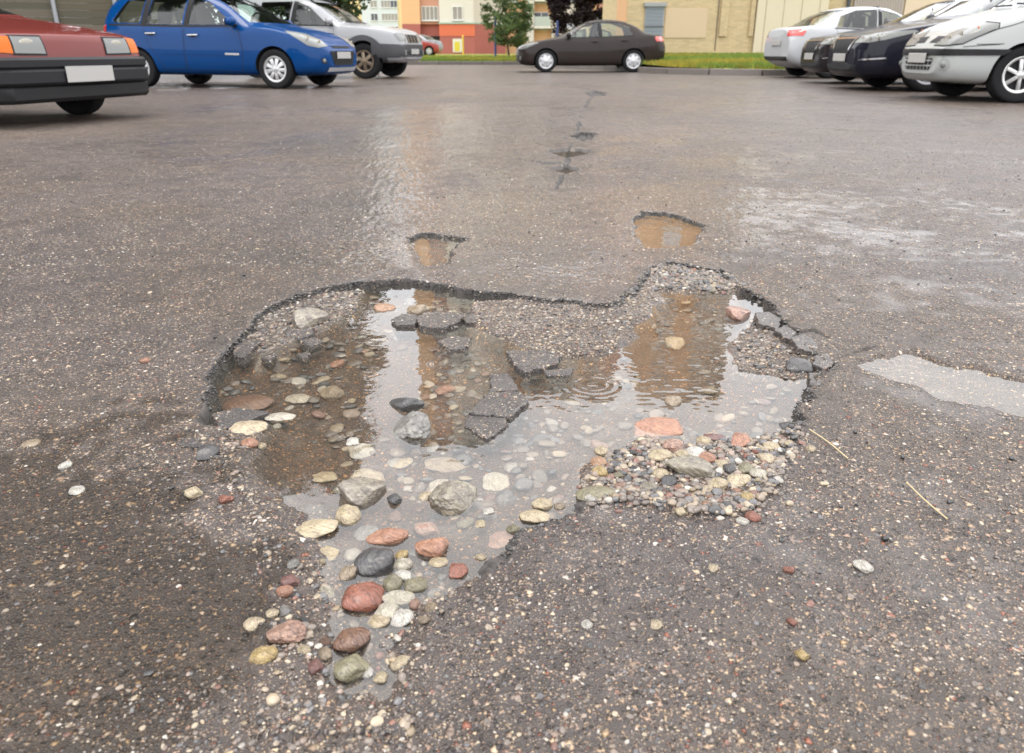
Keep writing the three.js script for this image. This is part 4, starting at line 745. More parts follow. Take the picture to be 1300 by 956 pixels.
// ---- blue estate car
{
  const c = new Car({ L: 4.2, foh: 0.82, wb: 2.58, R: 0.305, track: 1.5, tumble: 0.30, paint: paint(0.0005, 0.042, 0.165, { clearcoat: 0.4, specularIntensity: 0.1 }),
    plan: [[0, 0.5], [0.04, 0.62], [0.12, 0.73], [0.28, 0.81], [0.6, 0.85], [2, 0.86], [3.6, 0.85], [3.95, 0.8], [4.12, 0.72], [4.2, 0.6]],
    top: [[0, 0.58], [0.05, 0.665], [0.16, 0.75], [0.45, 0.87], [0.85, 0.96], [1.1, 1.01], [1.28, 1.1], [1.85, 1.4], [2.15, 1.475], [2.7, 1.5], [3.4, 1.49], [3.85, 1.43], [4.0, 1.33], [4.14, 1.0], [4.2, 0.74]],
    bot: [[0, 0.34], [0.12, 0.22], [0.5, 0.19], [3.7, 0.2], [4.05, 0.3], [4.2, 0.42]], belt: [[0, 0.56], [0.2, 0.72], [1.1, 0.92], [2.4, 0.95], [4.0, 1.0], [4.2, 0.7]],
    cabin: { wb: 0.7, yb: 1.02, wt: 0.54, yt: 1.41, s0: 0.9, s1: 4.3 }, seatS: 2.35,
    windows: [[[1.52, 0.985], [2.0, 1.335], [2.3, 1.405], [2.36, 0.99]], [[2.47, 0.99], [2.42, 1.415], [3.08, 1.41], [3.16, 1.005]], [[3.27, 1.015], [3.22, 1.405], [3.58, 1.375], [3.82, 1.07], [3.78, 1.03]]] });
  const r = c.start('blue_car', 'bright blue estate car with silver spoked hubcaps behind the red car', 'car', 352, 113, 1, -14);
  c.shell(r); c.glazing(r);
  c.wheels(r, { rim: 0.2, n: 9, w0: 0.014, w1: 0.034, hub: 0.055, rimMat: std(0.52, 0.52, 0.52, 0.3, { metalness: 0.6 }), W: 0.185 });
  c.door(r, c.paint, [[1.42, 0.93], [2.4, 0.945], [2.44, 0.3], [1.42, 0.27], [1.36, 0.6]], [2.25, 0.83], chrome);
  c.door(r, c.paint, [[2.44, 0.945], [3.2, 0.965], [3.12, 0.7], [2.94, 0.45], [2.9, 0.3], [2.47, 0.3]], [3.05, 0.86], chrome);
  c.bands(r, 'side_moulding', c.paint, 'right', [[1.48, 0.535], [2.9, 0.555]], 0.028, 0.014);
  c.bands(r, 'name_strip', chrome, 'right', [[1.42, 0.535], [1.68, 0.54]], 0.03, 0.019);
  c.bands(r, 'window_trim', plastic, 'right', [[1.44, 0.965], [2.4, 0.97], [3.9, 1.0]], 0.03, 0.002);
  c.bands(r, 'pillar_trim', plastic, 'right', [[2.39, 0.985], [2.35, 1.42]], 0.09, 0.002); c.bands(r, 'pillar_trim', plastic, 'right', [[3.2, 1.0], [3.15, 1.42]], 0.1, 0.002);
  c.pair(r, 'headlight', lensMat, 48, [[-0.27, 0.655], [-0.08, 0.63], [0.08, 0.665], [0.36, 0.87], [0.33, 0.885], [0.02, 0.84], [-0.2, 0.74]], 0.006, 0.05).forEach((h, k) => { for (const [u, v, s] of [[-0.12, 0.7, 0.055], [0.06, 0.755, 0.05]]) { const q = c.hit(48, u, v)[0], m = part(h, 'bulb', new THREE.SphereGeometry(s, 16, 10), reflector); m.scale.set(0.14, 1, 0.9); m.position.set(q.x, q.y, (k ? -1 : 1) * q.z); } });
  c.panel(r, 'grille', plastic, 'front', [[-0.34, 0.36], [0.34, 0.36], [0.45, 0.58], [-0.45, 0.58]], 0.005); c.panel(r, 'upper_grille', dark, 'front', [[-0.3, 0.625], [0.3, 0.625], [0.34, 0.66], [-0.34, 0.66]], 0.006);
  c.panel(r, 'chin_strip', std(0.5, 0.52, 0.56, 0.35), 'front', [[-0.5, 0.27], [0.5, 0.27], [0.5, 0.335], [-0.5, 0.335]], 0.014);
  for (let k = 0; k < 4; k++) c.panel(r, 'grille_bar', dark, 'front', [[-0.34, 0.375 + k * 0.03], [0.34, 0.375 + k * 0.03], [0.34, 0.388 + k * 0.03], [-0.34, 0.388 + k * 0.03]], 0.012);
  c.box(r, 'number_plate', plateMat, 'front', 0, 0.515, [0.012, 0.105, 0.5], 0.02);
  c.pair(r, 'fog_lamp', dark, 40, [[-0.09, 0.39], [0.01, 0.4], [0.03, 0.47], [-0.06, 0.48]], 0.004, 0.03).forEach((h, k) => { const q = c.hit(40, -0.03, 0.435)[0], m = part(h, 'lens', new THREE.SphereGeometry(0.036, 14, 10), lensMat); m.position.set(q.x - 0.01, q.y, (k ? -1 : 1) * (q.z - 0.01)); });
  c.pair(r, 'tail_light', redLens, 140, [[-0.12, 0.86], [0.06, 0.86], [0.1, 1.02], [-0.08, 1.02]].map(([u, v]) => [u + 2.75, v]), 0.006);
  c.mirror(r, 1.5, 0.98, c.paint);
  c.pair(r, 'tail_lamp', redLens, 'right', [[3.98, 0.84], [4.12, 0.84], [4.1, 0.97], [3.96, 1.0]], 0.008);
  c.bands(r, 'lower_lip', plastic, 'right', [[0.2, 0.24], [0.5, 0.225]], 0.05, 0.003);
}
// ---- silver off-roader
{
  const grey = std(0.055, 0.055, 0.06, 0.5);
  const c = new Car({ L: 4.57, foh: 0.87, wb: 2.71, R: 0.37, track: 1.58, tumble: 0.26, archGap: 0.06, paint: paint(0.33, 0.335, 0.345),
    plan: [[0, 0.62], [0.05, 0.74], [0.14, 0.82], [0.3, 0.88], [0.6, 0.915], [2, 0.925], [4, 0.91], [4.4, 0.84], [4.57, 0.7]],
    top: [[0, 0.74], [0.04, 0.88], [0.12, 0.985], [0.35, 1.07], [0.9, 1.13], [1.28, 1.17], [1.45, 1.25], [2.05, 1.6], [2.35, 1.7], [2.9, 1.74], [3.8, 1.72], [4.25, 1.66], [4.4, 1.5], [4.52, 1.1], [4.57, 0.8]],
    bot: [[0, 0.42], [0.15, 0.34], [0.6, 0.33], [4, 0.33], [4.4, 0.42], [4.57, 0.5]], belt: [[0, 0.72], [0.2, 0.95], [1.3, 1.08], [4.3, 1.12], [4.57, 0.78]],
    cabin: { wb: 0.74, yb: 1.18, wt: 0.6, yt: 1.62, s0: 1.0, s1: 4.7 }, seatS: 2.5,
    windows: [[[1.68, 1.12], [2.15, 1.5], [2.45, 1.61], [2.52, 1.13]], [[2.64, 1.135], [2.58, 1.625], [3.35, 1.62], [3.42, 1.15]], [[3.55, 1.16], [3.5, 1.61], [4.1, 1.57], [4.2, 1.19]]] });
  const r = c.start('off_road_car', 'silver off-road car with dark grey bumpers and bronze wheels beside the blue car', 'car', 464, 100, 1, -13);
  c.shell(r); c.glazing(r);
  c.wheels(r, { rim: 0.23, n: 6, w0: 0.03, w1: 0.036, hub: 0.05, rimMat: std(0.22, 0.17, 0.12, 0.4, { metalness: 0.5 }), W: 0.24 });
  c.archTrim(r, grey, 0.11, 0.016);
  c.door(r, c.paint, [[1.55, 1.06], [2.56, 1.075], [2.6, 0.56], [1.5, 0.53]], [2.4, 0.98], c.paint);
  c.door(r, c.paint, [[2.61, 1.075], [3.45, 1.09], [3.35, 0.85], [3.15, 0.56], [2.64, 0.56]], [3.3, 0.99], c.paint);
  c.pair(r, 'side_cladding', grey, 'right', [[1.36, 0.36], [3.08, 0.36], [3.1, 0.53], [1.34, 0.53]], 0.014);
  c.bands(r, 'window_trim', plastic, 'right', [[1.55, 1.105], [4.25, 1.155]], 0.03, 0.002); c.bands(r, 'pillar_trim', plastic, 'right', [[2.56, 1.13], [2.5, 1.63]], 0.1, 0.002);
  c.panel(r, 'front_bumper', grey, 'front', [[-0.8, 0.46], [0.8, 0.46], [0.8, 0.72], [-0.8, 0.72]], 0.012);
  c.pair(r, 'bumper_corner', grey, 55, [[-0.25, 0.45], [0.35, 0.45], [0.36, 0.74], [-0.25, 0.72]], 0.014);
  c.pair(r, 'headlight', lensMat, 35, [[-0.12, 0.79], [0.14, 0.78], [0.26, 0.93], [0.18, 0.965], [-0.08, 0.95]], 0.006);
  c.panel(r, 'grille', dark, 'front', [[-0.34, 0.76], [0.34, 0.76], [0.38, 0.93], [-0.38, 0.93]], 0.006);
  for (let k = 0; k < 4; k++) c.panel(r, 'grille_bar', chrome, 'front', [[-0.32 + k * 0.2, 0.77], [-0.28 + k * 0.2, 0.77], [-0.28 + k * 0.2, 0.92], [-0.32 + k * 0.2, 0.92]], 0.012);
  c.panel(r, 'bumper_slot', dark, 'front', [[-0.62, 0.5], [0.62, 0.5], [0.62, 0.58], [-0.62, 0.58]], 0.018);
  c.pair(r, 'fog_lamp', lensMat, 30, [[0.02, 0.5], [0.1, 0.5], [0.12, 0.6], [0.03, 0.62]], 0.022, 0.03);
  c.box(r, 'number_plate', plateMat, 'front', 0, 0.57, [0.012, 0.11, 0.5], 0.03);
  c.mirror(r, 1.62, 1.15, c.paint);
  for (const e of [1, -1]) { const P = [2.1, 2.3, 3.2, 4.0, 4.2].map((s, i) => { const h = c.hit('top', c.X(s), 0.55)[0]; return new THREE.Vector3(h.x, h.y + (i % 4 ? 0.05 : 0), e * 0.55); }); part(r, 'roof_rail', new THREE.TubeGeometry(new THREE.CatmullRomCurve3(P), 24, 0.018, 8), plastic); }
  for (const z of [-0.5, 0.02]) { const P = [[1.33, z + 0.1], [1.36, z + 0.3], [1.38, z + 0.5]].map(([s, zz]) => { const h = c.hit('top', c.X(s), zz)[0]; return new THREE.Vector3(h.x, h.y + 0.015, zz); }); part(r, 'wiper', new THREE.TubeGeometry(new THREE.CatmullRomCurve3(P), 8, 0.01, 5), plastic); }
}
// ---- red hatchback
{
  const c = new Car({ L: 4.0, foh: 0.76, wb: 2.46, R: 0.285, track: 1.4, tumble: 0.32, upper: 0.995, shoulder: 0.985, paint: paint(0.15, 0.022, 0.018, { roughness: 0.4 }),
    plan: [[0, 0.74], [0.03, 0.77], [0.1, 0.79], [0.3, 0.81], [0.8, 0.825], [3, 0.825], [3.8, 0.79], [4.0, 0.7]],
    top: [[0, 0.5], [0.03, 0.69], [0.07, 0.715], [0.4, 0.775], [0.9, 0.85], [1.15, 0.885], [1.3, 0.95], [1.95, 1.3], [2.2, 1.38], [2.7, 1.4], [3.2, 1.36], [3.75, 1.1], [3.92, 0.92], [4.0, 0.7]],
    bot: [[0, 0.3], [0.1, 0.24], [0.5, 0.2], [3.6, 0.22], [4.0, 0.36]], belt: [[0, 0.48], [0.06, 0.67], [1.1, 0.84], [3.6, 0.9], [4.0, 0.68]],
    cabin: { wb: 0.66, yb: 0.9, wt: 0.52, yt: 1.31, s0: 0.9, s1: 4.1 }, seatS: 2.25,
    windows: [[[1.6, 0.9], [2.05, 1.25], [2.3, 1.31], [2.34, 0.905]], [[2.44, 0.905], [2.4, 1.315], [2.95, 1.28], [3.3, 0.93]]] });
  const r = c.start('red_car', 'dark red hatchback with a big black front bumper at the left edge', 'car', 112, 144.5, -1, -15);
  c.shell(r); c.glazing(r);
  c.wheels(r, { rim: 0.17, n: 8, w0: 0.018, w1: 0.03, rimMat: std(0.35, 0.35, 0.35, 0.4, { metalness: 0.5 }), W: 0.17 });
  // the wraparound bumper, a solid bar with a step, and the apron under it
  const wrap = (out, y0, y1, rr, sEnd, name, mat) => { const path = []; for (let s = sEnd; s > 0.12; s -= 0.08) path.push([c.X(s), c.C.plan(s) + out]); path.push([c.X(0.06) + out * 0.4, c.C.plan(0.05) + out * 0.9], [c.X(0) + out * 0.9, 0.74], [c.X(0) + out * 1.1, 0.5], [c.X(0) + out * 1.25, 0.2]); const full = [...path, ...path.slice().reverse().map(([x, z]) => [x, -z])], P = [], I = [], prof = [[-0.07, y0], [-rr, y0], [0, y0 + rr], [0, y1 - rr], [-rr, y1], [-0.07, y1]]; full.forEach(([x, z], i) => { const a = full[Math.max(0, i - 1)], b = full[Math.min(full.length - 1, i + 1)], L = Math.hypot(b[0] - a[0], b[1] - a[1]), nx = -(b[1] - a[1]) / L, nz = (b[0] - a[0]) / L; for (const [d, y] of prof) P.push(x + nx * d, y, z + nz * d); }); const n = prof.length; for (let i = 0; i < full.length - 1; i++) for (let j = 0; j < n; j++) { const a = i * n + j, b = i * n + (j + 1) % n, d = a + n, e = b + n; I.push(a, d, b, b, d, e); } for (const row of [0, full.length - 1]) for (let j = 1; j < n - 1; j++) I.push(row * n, row * n + j, row * n + j + 1); const g = new THREE.BufferGeometry(); g.setAttribute('position', new THREE.Float32BufferAttribute(P, 3)); g.setIndex(I); return part(r, name, toCreasedNormals(g, 0.7), mat); };
  const worn = phy(0.016, 0.016, 0.018, 0.45, { specularIntensity: 0.5,  bumpMap: grainTex, bumpScale: 0.002 });
  wrap(0.055, 0.445, 0.535, 0.02, 0.5, 'bumper', worn); wrap(0.062, 0.325, 0.448, 0.02, 0.5, 'bumper_lower', worn); wrap(0.035, 0.19, 0.335, 0.03, 0.46, 'apron', plastic);
  c.pair(r, 'headlight', lensMat, 'front', [[0.33, 0.56], [0.62, 0.565], [0.61, 0.685], [0.34, 0.685]], 0.008, 0.05).forEach((h, k) => { const e = k ? -1 : 1, q = c.hit('front', 0.48, 0.625)[0], m = part(h, 'reflector', new THREE.SphereGeometry(0.05, 16, 12), reflector); m.scale.set(0.12, 1, 1.6); m.position.set(q.x, q.y, e * q.z); });
  c.pair(r, 'headlight_rim', dark, 'front', [[0.315, 0.547], [0.635, 0.55], [0.625, 0.697], [0.325, 0.697]], 0.004, 0.06);
  c.pair(r, 'indicator', amber, 'front', [[0.635, 0.562], [0.745, 0.57], [0.735, 0.685], [0.625, 0.685]], 0.007, 0.04);
  c.pair(r, 'side_indicator', amber, 58, [[0.16, 0.562], [0.315, 0.57], [0.28, 0.685], [0.15, 0.685]].map(([u, v]) => [u - 0.29, v]), 0.006, 0.04);
  c.panel(r, 'number_plate', plateMat, 'front', [[-0.26, 0.34], [0.26, 0.34], [0.26, 0.465], [-0.26, 0.465]], 0.09, 0.1);
  c.bands(r, 'bonnet_gap', dark, 'right', [[0.06, 0.665], [1.1, 0.815]], 0.012, 0.003);
  c.door(r, c.paint, [[1.45, 0.83], [2.42, 0.85], [2.42, 0.28], [1.4, 0.27]], [2.2, 0.72], plastic);
  c.bands(r, 'side_moulding', plastic, 'right', [[1.0, 0.5], [3.0, 0.51]], 0.06, 0.012);
  for (const z of [-0.42, 0.08]) { const P = [[1.2, z], [1.32, z + 0.14], [1.55, z + 0.34]].map(([s, zz]) => { const h = c.hit('top', c.X(s), zz)[0]; return new THREE.Vector3(h.x, h.y + 0.02, zz); }); part(r, 'wiper', new THREE.TubeGeometry(new THREE.CatmullRomCurve3(P), 10, 0.009, 5), plastic); }
  { const q = c.hit('top', c.X(1.18), 0.5)[0], m = part(r, 'aerial', new THREE.CylinderGeometry(0.006, 0.01, 0.3, 8), std(0.7, 0.7, 0.7, 0.4)); m.position.set(q.x, q.y + 0.1, 0.55); m.rotation.set(0.5, 0, 0.5); }
}
// ---- brown saloon
const SALOON = { L: 4.37, foh: 0.84, wb: 2.57, R: 0.31, track: 1.49, tumble: 0.31,
  plan: [[0, 0.5], [0.05, 0.63], [0.15, 0.74], [0.35, 0.82], [0.8, 0.85], [2, 0.86], [3.5, 0.85], [4.05, 0.8], [4.28, 0.7], [4.37, 0.58]],
  top: [[0, 0.62], [0.04, 0.68], [0.14, 0.745], [0.45, 0.84], [0.9, 0.92], [1.15, 0.965], [1.3, 1.03], [1.9, 1.34], [2.2, 1.43], [2.6, 1.455], [3.0, 1.43], [3.4, 1.32], [3.8, 1.1], [3.95, 1.045], [4.25, 1.03], [4.32, 0.96], [4.37, 0.75]],
  bot: [[0, 0.3], [0.12, 0.2], [0.5, 0.17], [3.7, 0.18], [4.1, 0.26], [4.37, 0.4]], belt: [[0, 0.6], [0.2, 0.72], [1.15, 0.89], [2.5, 0.94], [3.9, 1.0], [4.37, 0.72]],
  cabin: { wb: 0.7, yb: 1.05, wt: 0.56, yt: 1.365, s0: 1.0, s1: 4.0 }, seatS: 2.3,
  windows: [[[1.5, 0.96], [2.0, 1.29], [2.32, 1.365], [2.36, 0.975]], [[2.48, 0.98], [2.43, 1.375], [2.9, 1.355], [3.25, 1.24], [3.36, 1.02]]] };
function saloonFittings(c, r, o = {}) {
  c.shell(r); c.glazing(r);
  c.door(r, c.paint, [[1.42, 0.92], [2.4, 0.945], [2.44, 0.3], [1.44, 0.27], [1.36, 0.6]], [2.25, 0.84], o.handle ?? c.paint);
  c.door(r, c.paint, [[2.44, 0.945], [3.36, 0.985], [3.24, 0.7], [3.0, 0.42], [2.96, 0.3], [2.47, 0.3]], [3.12, 0.87], o.handle ?? c.paint);
  c.bands(r, 'window_trim', plastic, 'right', [[1.44, 0.945], [2.4, 0.96], [3.4, 1.0]], 0.022, 0.002);
  c.bands(r, 'pillar_trim', plastic, 'right', [[2.41, 0.975], [2.37, 1.38]], 0.09, 0.002);
  c.bands(r, 'side_moulding', c.paint, 'right', [[1.5, 0.49], [2.95, 0.51]], 0.03, 0.012);
  c.pair(r, 'headlight', o.head ?? lensMat, 45, [[-0.27, 0.67], [-0.05, 0.62], [0.12, 0.66], [0.4, 0.8], [0.36, 0.825], [0.0, 0.77], [-0.2, 0.735]].map(([u, v]) => [u + 0.02, v]), 0.006);
  c.panel(r, 'grille', plastic, 'front', [[-0.4, 0.63], [0.4, 0.63], [0.44, 0.7], [-0.44, 0.7]], 0.006); c.panel(r, 'grille_trim', chrome, 'front', [[-0.44, 0.7], [0.44, 0.7], [0.45, 0.715], [-0.45, 0.715]], 0.01);
  c.panel(r, 'lower_grille', dark, 'front', [[-0.42, 0.3], [0.42, 0.3], [0.46, 0.45], [-0.46, 0.45]], 0.006);
  c.pair(r, 'fog_lamp', lensMat, 42, [[-0.05, 0.33], [0.03, 0.34], [0.05, 0.45], [-0.03, 0.44]], 0.006, 0.03);
  c.box(r, 'number_plate', plateMat, 'front', 0, 0.53, [0.012, 0.11, 0.5], 0.015); c.box(r, 'rear_plate', plateMat, 'rear', 0, 0.72, [0.012, 0.11, 0.5], 0.015);
  c.pair(r, 'tail_light', redLens, 'right', [[4.06, 0.85], [4.28, 0.85], [4.28, 0.97], [4.08, 0.985], [4.0, 0.94]], 0.008);
  c.pair(r, 'rear_lamp', redLens, 'rear', [[0.52, 0.84], [0.68, 0.85], [0.7, 0.95], [0.54, 0.96]], 0.008);
  c.mirror(r, 1.5, 0.97, c.paint);
  c.panel(r, 'rear_bumper', plastic, 'rear', [[-0.6, 0.36], [0.6, 0.36], [0.62, 0.44], [-0.62, 0.44]], 0.01);
}
{
  const c = new Car(mix(SALOON, { paint: paint(0.03, 0.0225, 0.02, { clearcoat: 0.4, specularIntensity: 0.1 }) }));
  const r = c.start('brown_car', 'dark brown saloon with pale hubcaps parked side-on across the back', 'car', 693, 91.8, -1, 181);
  saloonFittings(c, r);
  c.wheels(r, { rim: 0.21, n: 7, w0: 0.035, w1: 0.058, hub: 0.07, rimMat: std(0.55, 0.55, 0.56, 0.35, { metalness: 0.4 }), W: 0.185 });
}
// ---- silver saloon seen from behind its right rear corner
{
  const c = new Car(mix(SALOON, { paint: paint(0.44, 0.45, 0.46), R: 0.305, L: 4.3 }));
  const r = c.start('silver_saloon', 'silver saloon with red tail lights showing its rear beside the dark cars', 'car', 1058, 99.4, 1, 4);
  // the visible axle is the rear one: shift the car forward by its wheelbase
  r.position.add(new THREE.Vector3(c.wb, 0, 0).applyAxisAngle(new THREE.Vector3(0, 1, 0), r.rotation.y));
  r.scale.setScalar(1.06);
  saloonFittings(c, r);
  c.wheels(r, { rim: 0.2, n: 7, w0: 0.03, w1: 0.045, hub: 0.06, rimMat: std(0.55, 0.55, 0.56, 0.35, { metalness: 0.5 }), W: 0.185 });
}
// ---- two dark saloons nose to us on the right
const BIGSALOON = { L: 4.73, foh: 0.96, wb: 2.7, R: 0.33, track: 1.58, tumble: 0.3,
  plan: [[0, 0.55], [0.05, 0.68], [0.15, 0.8], [0.35, 0.89], [0.8, 0.915], [3.8, 0.91], [4.4, 0.84], [4.73, 0.66]],
  top: [[0, 0.6], [0.04, 0.7], [0.12, 0.765], [0.45, 0.84], [1.0, 0.93], [1.32, 0.985], [1.5, 1.06], [2.15, 1.36], [2.5, 1.43], [2.9, 1.44], [3.4, 1.36], [4.0, 1.12], [4.2, 1.06], [4.6, 1.03], [4.73, 0.75]],
  bot: [[0, 0.28], [0.12, 0.19], [0.5, 0.17], [4.0, 0.18], [4.73, 0.4]], belt: [[0, 0.58], [0.2, 0.74], [1.3, 0.91], [4.2, 1.0], [4.73, 0.72]],
  cabin: { wb: 0.74, yb: 1.04, wt: 0.58, yt: 1.35, s0: 1.1, s1: 4.4 }, seatS: 2.5,
  windows: [[[1.72, 0.965], [2.25, 1.3], [2.56, 1.36], [2.62, 0.98]], [[2.74, 0.985], [2.69, 1.365], [3.2, 1.33], [3.55, 1.2], [3.65, 1.02]]] };
for (const [px, py, head, col, name, label] of [[1172, 116.5, 177, [0.012, 0.012, 0.02], 'black_saloon', 'black saloon with chrome-edged grille between the pale hatchback and a dark car'], [1112, 107.5, 176, [0.02, 0.016, 0.018], 'dark_saloon', 'dark saloon with a square pale plate mostly hidden behind the black one']]) {
  const c = new Car(mix(BIGSALOON, { paint: paint(...col, { clearcoat: 0.42, specularIntensity: 0.1 }) }));
  const r = c.start(name, label, 'car', px, py, -1, head); r.scale.setScalar(1.06);
  c.shell(r); c.glazing(r);
  c.wheels(r, { rim: 0.23, n: 7, w0: 0.022, w1: 0.03, rimMat: std(0.5, 0.5, 0.52, 0.3, { metalness: 0.6 }), W: 0.21 });
  c.pair(r, 'headlight', lensMat, 42, [[-0.3, 0.66], [-0.02, 0.66], [0.2, 0.7], [0.5, 0.8], [0.46, 0.825], [0.1, 0.79], [-0.24, 0.745]], 0.006).forEach((h, k) => { for (const u of [-0.16, -0.02, 0.1]) { const q = c.hit(42, u, 0.715)[0], m = part(h, 'bulb', new THREE.SphereGeometry(0.05, 14, 10), reflector); m.scale.set(0.14, 0.8, 0.8); m.position.set(q.x, q.y, (k ? -1 : 1) * q.z); } });
  c.panel(r, 'grille', dark, 'front', [[-0.3, 0.52], [0.3, 0.52], [0.42, 0.72], [-0.42, 0.72]], 0.006);
  for (const q of [[[-0.42, 0.725], [0.42, 0.725]], [[-0.42, 0.725], [-0.28, 0.515]], [[0.42, 0.725], [0.28, 0.515]]]) c.band(r, 'grille_trim', chrome, 'front', q, 0.024, 0.012);
  c.bands(r, 'bumper_trim', chrome, 48, [[-0.25, 0.43], [0.12, 0.455]], 0.02, 0.012);
  c.panel(r, 'lower_grille', dark, 'front', [[-0.6, 0.27], [0.6, 0.27], [0.6, 0.36], [-0.6, 0.36]], 0.006);
  c.box(r, 'number_plate', plateMat, 'front', 0, 0.46, [0.012, 0.11, 0.5], 0.02);
  c.bands(r, 'window_trim', chrome, 'right', [[1.55, 0.97], [1.75, 1.1], [2.2, 1.345], [2.55, 1.395], [3.3, 1.36]], 0.022, 0.004);
  c.door(r, c.paint, [[1.62, 0.93], [2.66, 0.95], [2.7, 0.3], [1.62, 0.28]], [2.5, 0.85], chrome);
  c.mirror(r, 1.7, 0.98, c.paint);
}
// ---- pale silver family hatchback, right edge
{
  const c = new Car({ L: 4.2, foh: 0.84, wb: 2.62, R: 0.318, track: 1.5, tumble: 0.24, archGap: 0.04, paint: paint(0.37, 0.385, 0.375),
    plan: [[0, 0.5], [0.04, 0.62], [0.13, 0.74], [0.3, 0.83], [0.6, 0.875], [2, 0.89], [3.7, 0.88], [4.1, 0.78], [4.2, 0.68]],
    top: [[0, 0.6], [0.05, 0.665], [0.1, 0.72], [0.35, 0.9], [0.7, 1.02], [1.0, 1.09], [1.15, 1.16], [1.8, 1.48], [2.1, 1.58], [2.7, 1.62], [3.6, 1.58], [3.95, 1.4], [4.12, 1.0], [4.2, 0.7]],
    bot: [[0, 0.32], [0.1, 0.23], [0.5, 0.2], [3.6, 0.2], [4.2, 0.4]], belt: [[0, 0.58], [0.2, 0.76], [0.7, 0.92], [1.0, 1.0], [4.0, 1.04], [4.2, 0.68]],
    cabin: { wb: 0.72, yb: 1.1, wt: 0.58, yt: 1.52, s0: 0.8, s1: 4.3 }, seatS: 2.2,
    windows: [[[1.45, 1.06], [1.95, 1.42], [2.2, 1.51], [2.3, 1.065]], [[2.42, 1.07], [2.34, 1.52], [3.1, 1.52], [3.15, 1.09]]] });
  const r = c.start('pale_hatchback', 'pale silver hatchback with a black bumper strip nose-on at the right edge', 'car', 1287, 131, -1, 176);
  c.shell(r); c.glazing(r);
  c.wheels(r, { rim: 0.205, n: 6, w0: 0.016, w1: 0.018, hub: 0.045, rimMat: std(0.58, 0.58, 0.57, 0.28, { metalness: 0.7 }), W: 0.2 });
  c.pair(r, 'headlight', lensMat, 40, [[-0.3, 0.655], [-0.1, 0.645], [0.12, 0.67], [0.4, 0.83], [0.38, 0.88], [0.22, 0.895], [0.0, 0.86], [-0.18, 0.78]], 0.006).forEach((h, k) => { for (const [u, v, s, m0] of [[-0.1, 0.715, 0.06, reflector], [0.06, 0.755, 0.065, reflector], [0.22, 0.83, 0.03, amber]]) { const q = c.hit(40, u, v)[0], m = part(h, 'bulb', new THREE.SphereGeometry(s, 16, 10), m0); m.scale.set(0.14, 0.9, 0.8); m.position.set(q.x, q.y, (k ? -1 : 1) * q.z); } });
  c.bands(r, 'headlight_seam', dark, 40, [[-0.31, 0.648], [-0.1, 0.636], [0.13, 0.66], [0.41, 0.825], [0.395, 0.885], [0.22, 0.905]], 0.012, 0.004);
  c.pair(r, 'grille', plastic, 'front', [[0.07, 0.68], [0.38, 0.675], [0.41, 0.745], [0.12, 0.755]], 0.006);
  c.panel(r, 'bumper_strip', plastic, 'front', [[-0.66, 0.53], [0.66, 0.53], [0.66, 0.605], [-0.66, 0.605]], 0.012);
  c.pair(r, 'bumper_strip', plastic, 60, [[-0.42, 0.53], [0.2, 0.535], [0.27, 0.575], [0.27, 0.6], [-0.42, 0.605]], 0.013);
  c.panel(r, 'air_intake', dark, 'front', [[-0.34, 0.36], [0.34, 0.36], [0.4, 0.5], [-0.4, 0.5]], 0.004);
  for (let k = 0; k < 2; k++) c.panel(r, 'intake_bar', c.paint, 'front', [[-0.4, 0.405 + k * 0.06], [0.4, 0.405 + k * 0.06], [0.4, 0.42 + k * 0.06], [-0.4, 0.42 + k * 0.06]], 0.014);
  for (let k = -3; k <= 3; k++) c.panel(r, 'intake_bar', c.paint, 'front', [[k * 0.1 - 0.007, 0.365], [k * 0.1 + 0.007, 0.365], [k * 0.1 + 0.007, 0.5], [k * 0.1 - 0.007, 0.5]], 0.01);
  c.pair(r, 'fog_lamp', std(0.3, 0.31, 0.3, 0.4), 36, [[0.02, 0.37], [0.11, 0.36], [0.16, 0.42], [0.13, 0.49], [0.05, 0.5], [0.0, 0.45]].map(([u, v]) => [u - 0.05, v]), 0.006, 0.03).forEach((h, k) => { const q = c.hit(36, 0.03, 0.43)[0], m = part(h, 'lens', new THREE.SphereGeometry(0.045, 16, 10), lensMat); m.position.set(q.x - 0.012, q.y, (k ? -1 : 1) * (q.z - 0.012)); });
  c.box(r, 'number_plate', plateMat, 'front', 0, 0.5, [0.014, 0.115, 0.5], 0.03);
  c.bands(r, 'bonnet_gap', dark, 'right', [[0.36, 0.79], [0.62, 0.86], [1.0, 0.985]], 0.009, 0.003);
  c.bands(r, 'wing_gap', dark, 48, [[0.0, 0.628], [0.34, 0.655]], 0.008, 0.003);
  c.bands(r, 'wing_gap', dark, 'right', [[0.28, 0.655], [0.56, 0.66]], 0.008, 0.003);
  c.door(r, c.paint, [[1.3, 1.03], [2.34, 1.04], [2.38, 0.3], [1.3, 0.28]], [2.2, 0.95], plastic);
  c.mirror(r, 1.42, 1.08, c.paint);
  for (const z of [-0.5, 0.0]) { const P = [[1.0, z], [1.03, z + 0.25], [1.06, z + 0.5]].map(([s, zz]) => { const h = c.hit('top', c.X(s), zz)[0]; return new THREE.Vector3(h.x, h.y + 0.02, zz); }); part(r, 'wiper', new THREE.TubeGeometry(new THREE.CatmullRomCurve3(P), 8, 0.012, 5), plastic); }
}
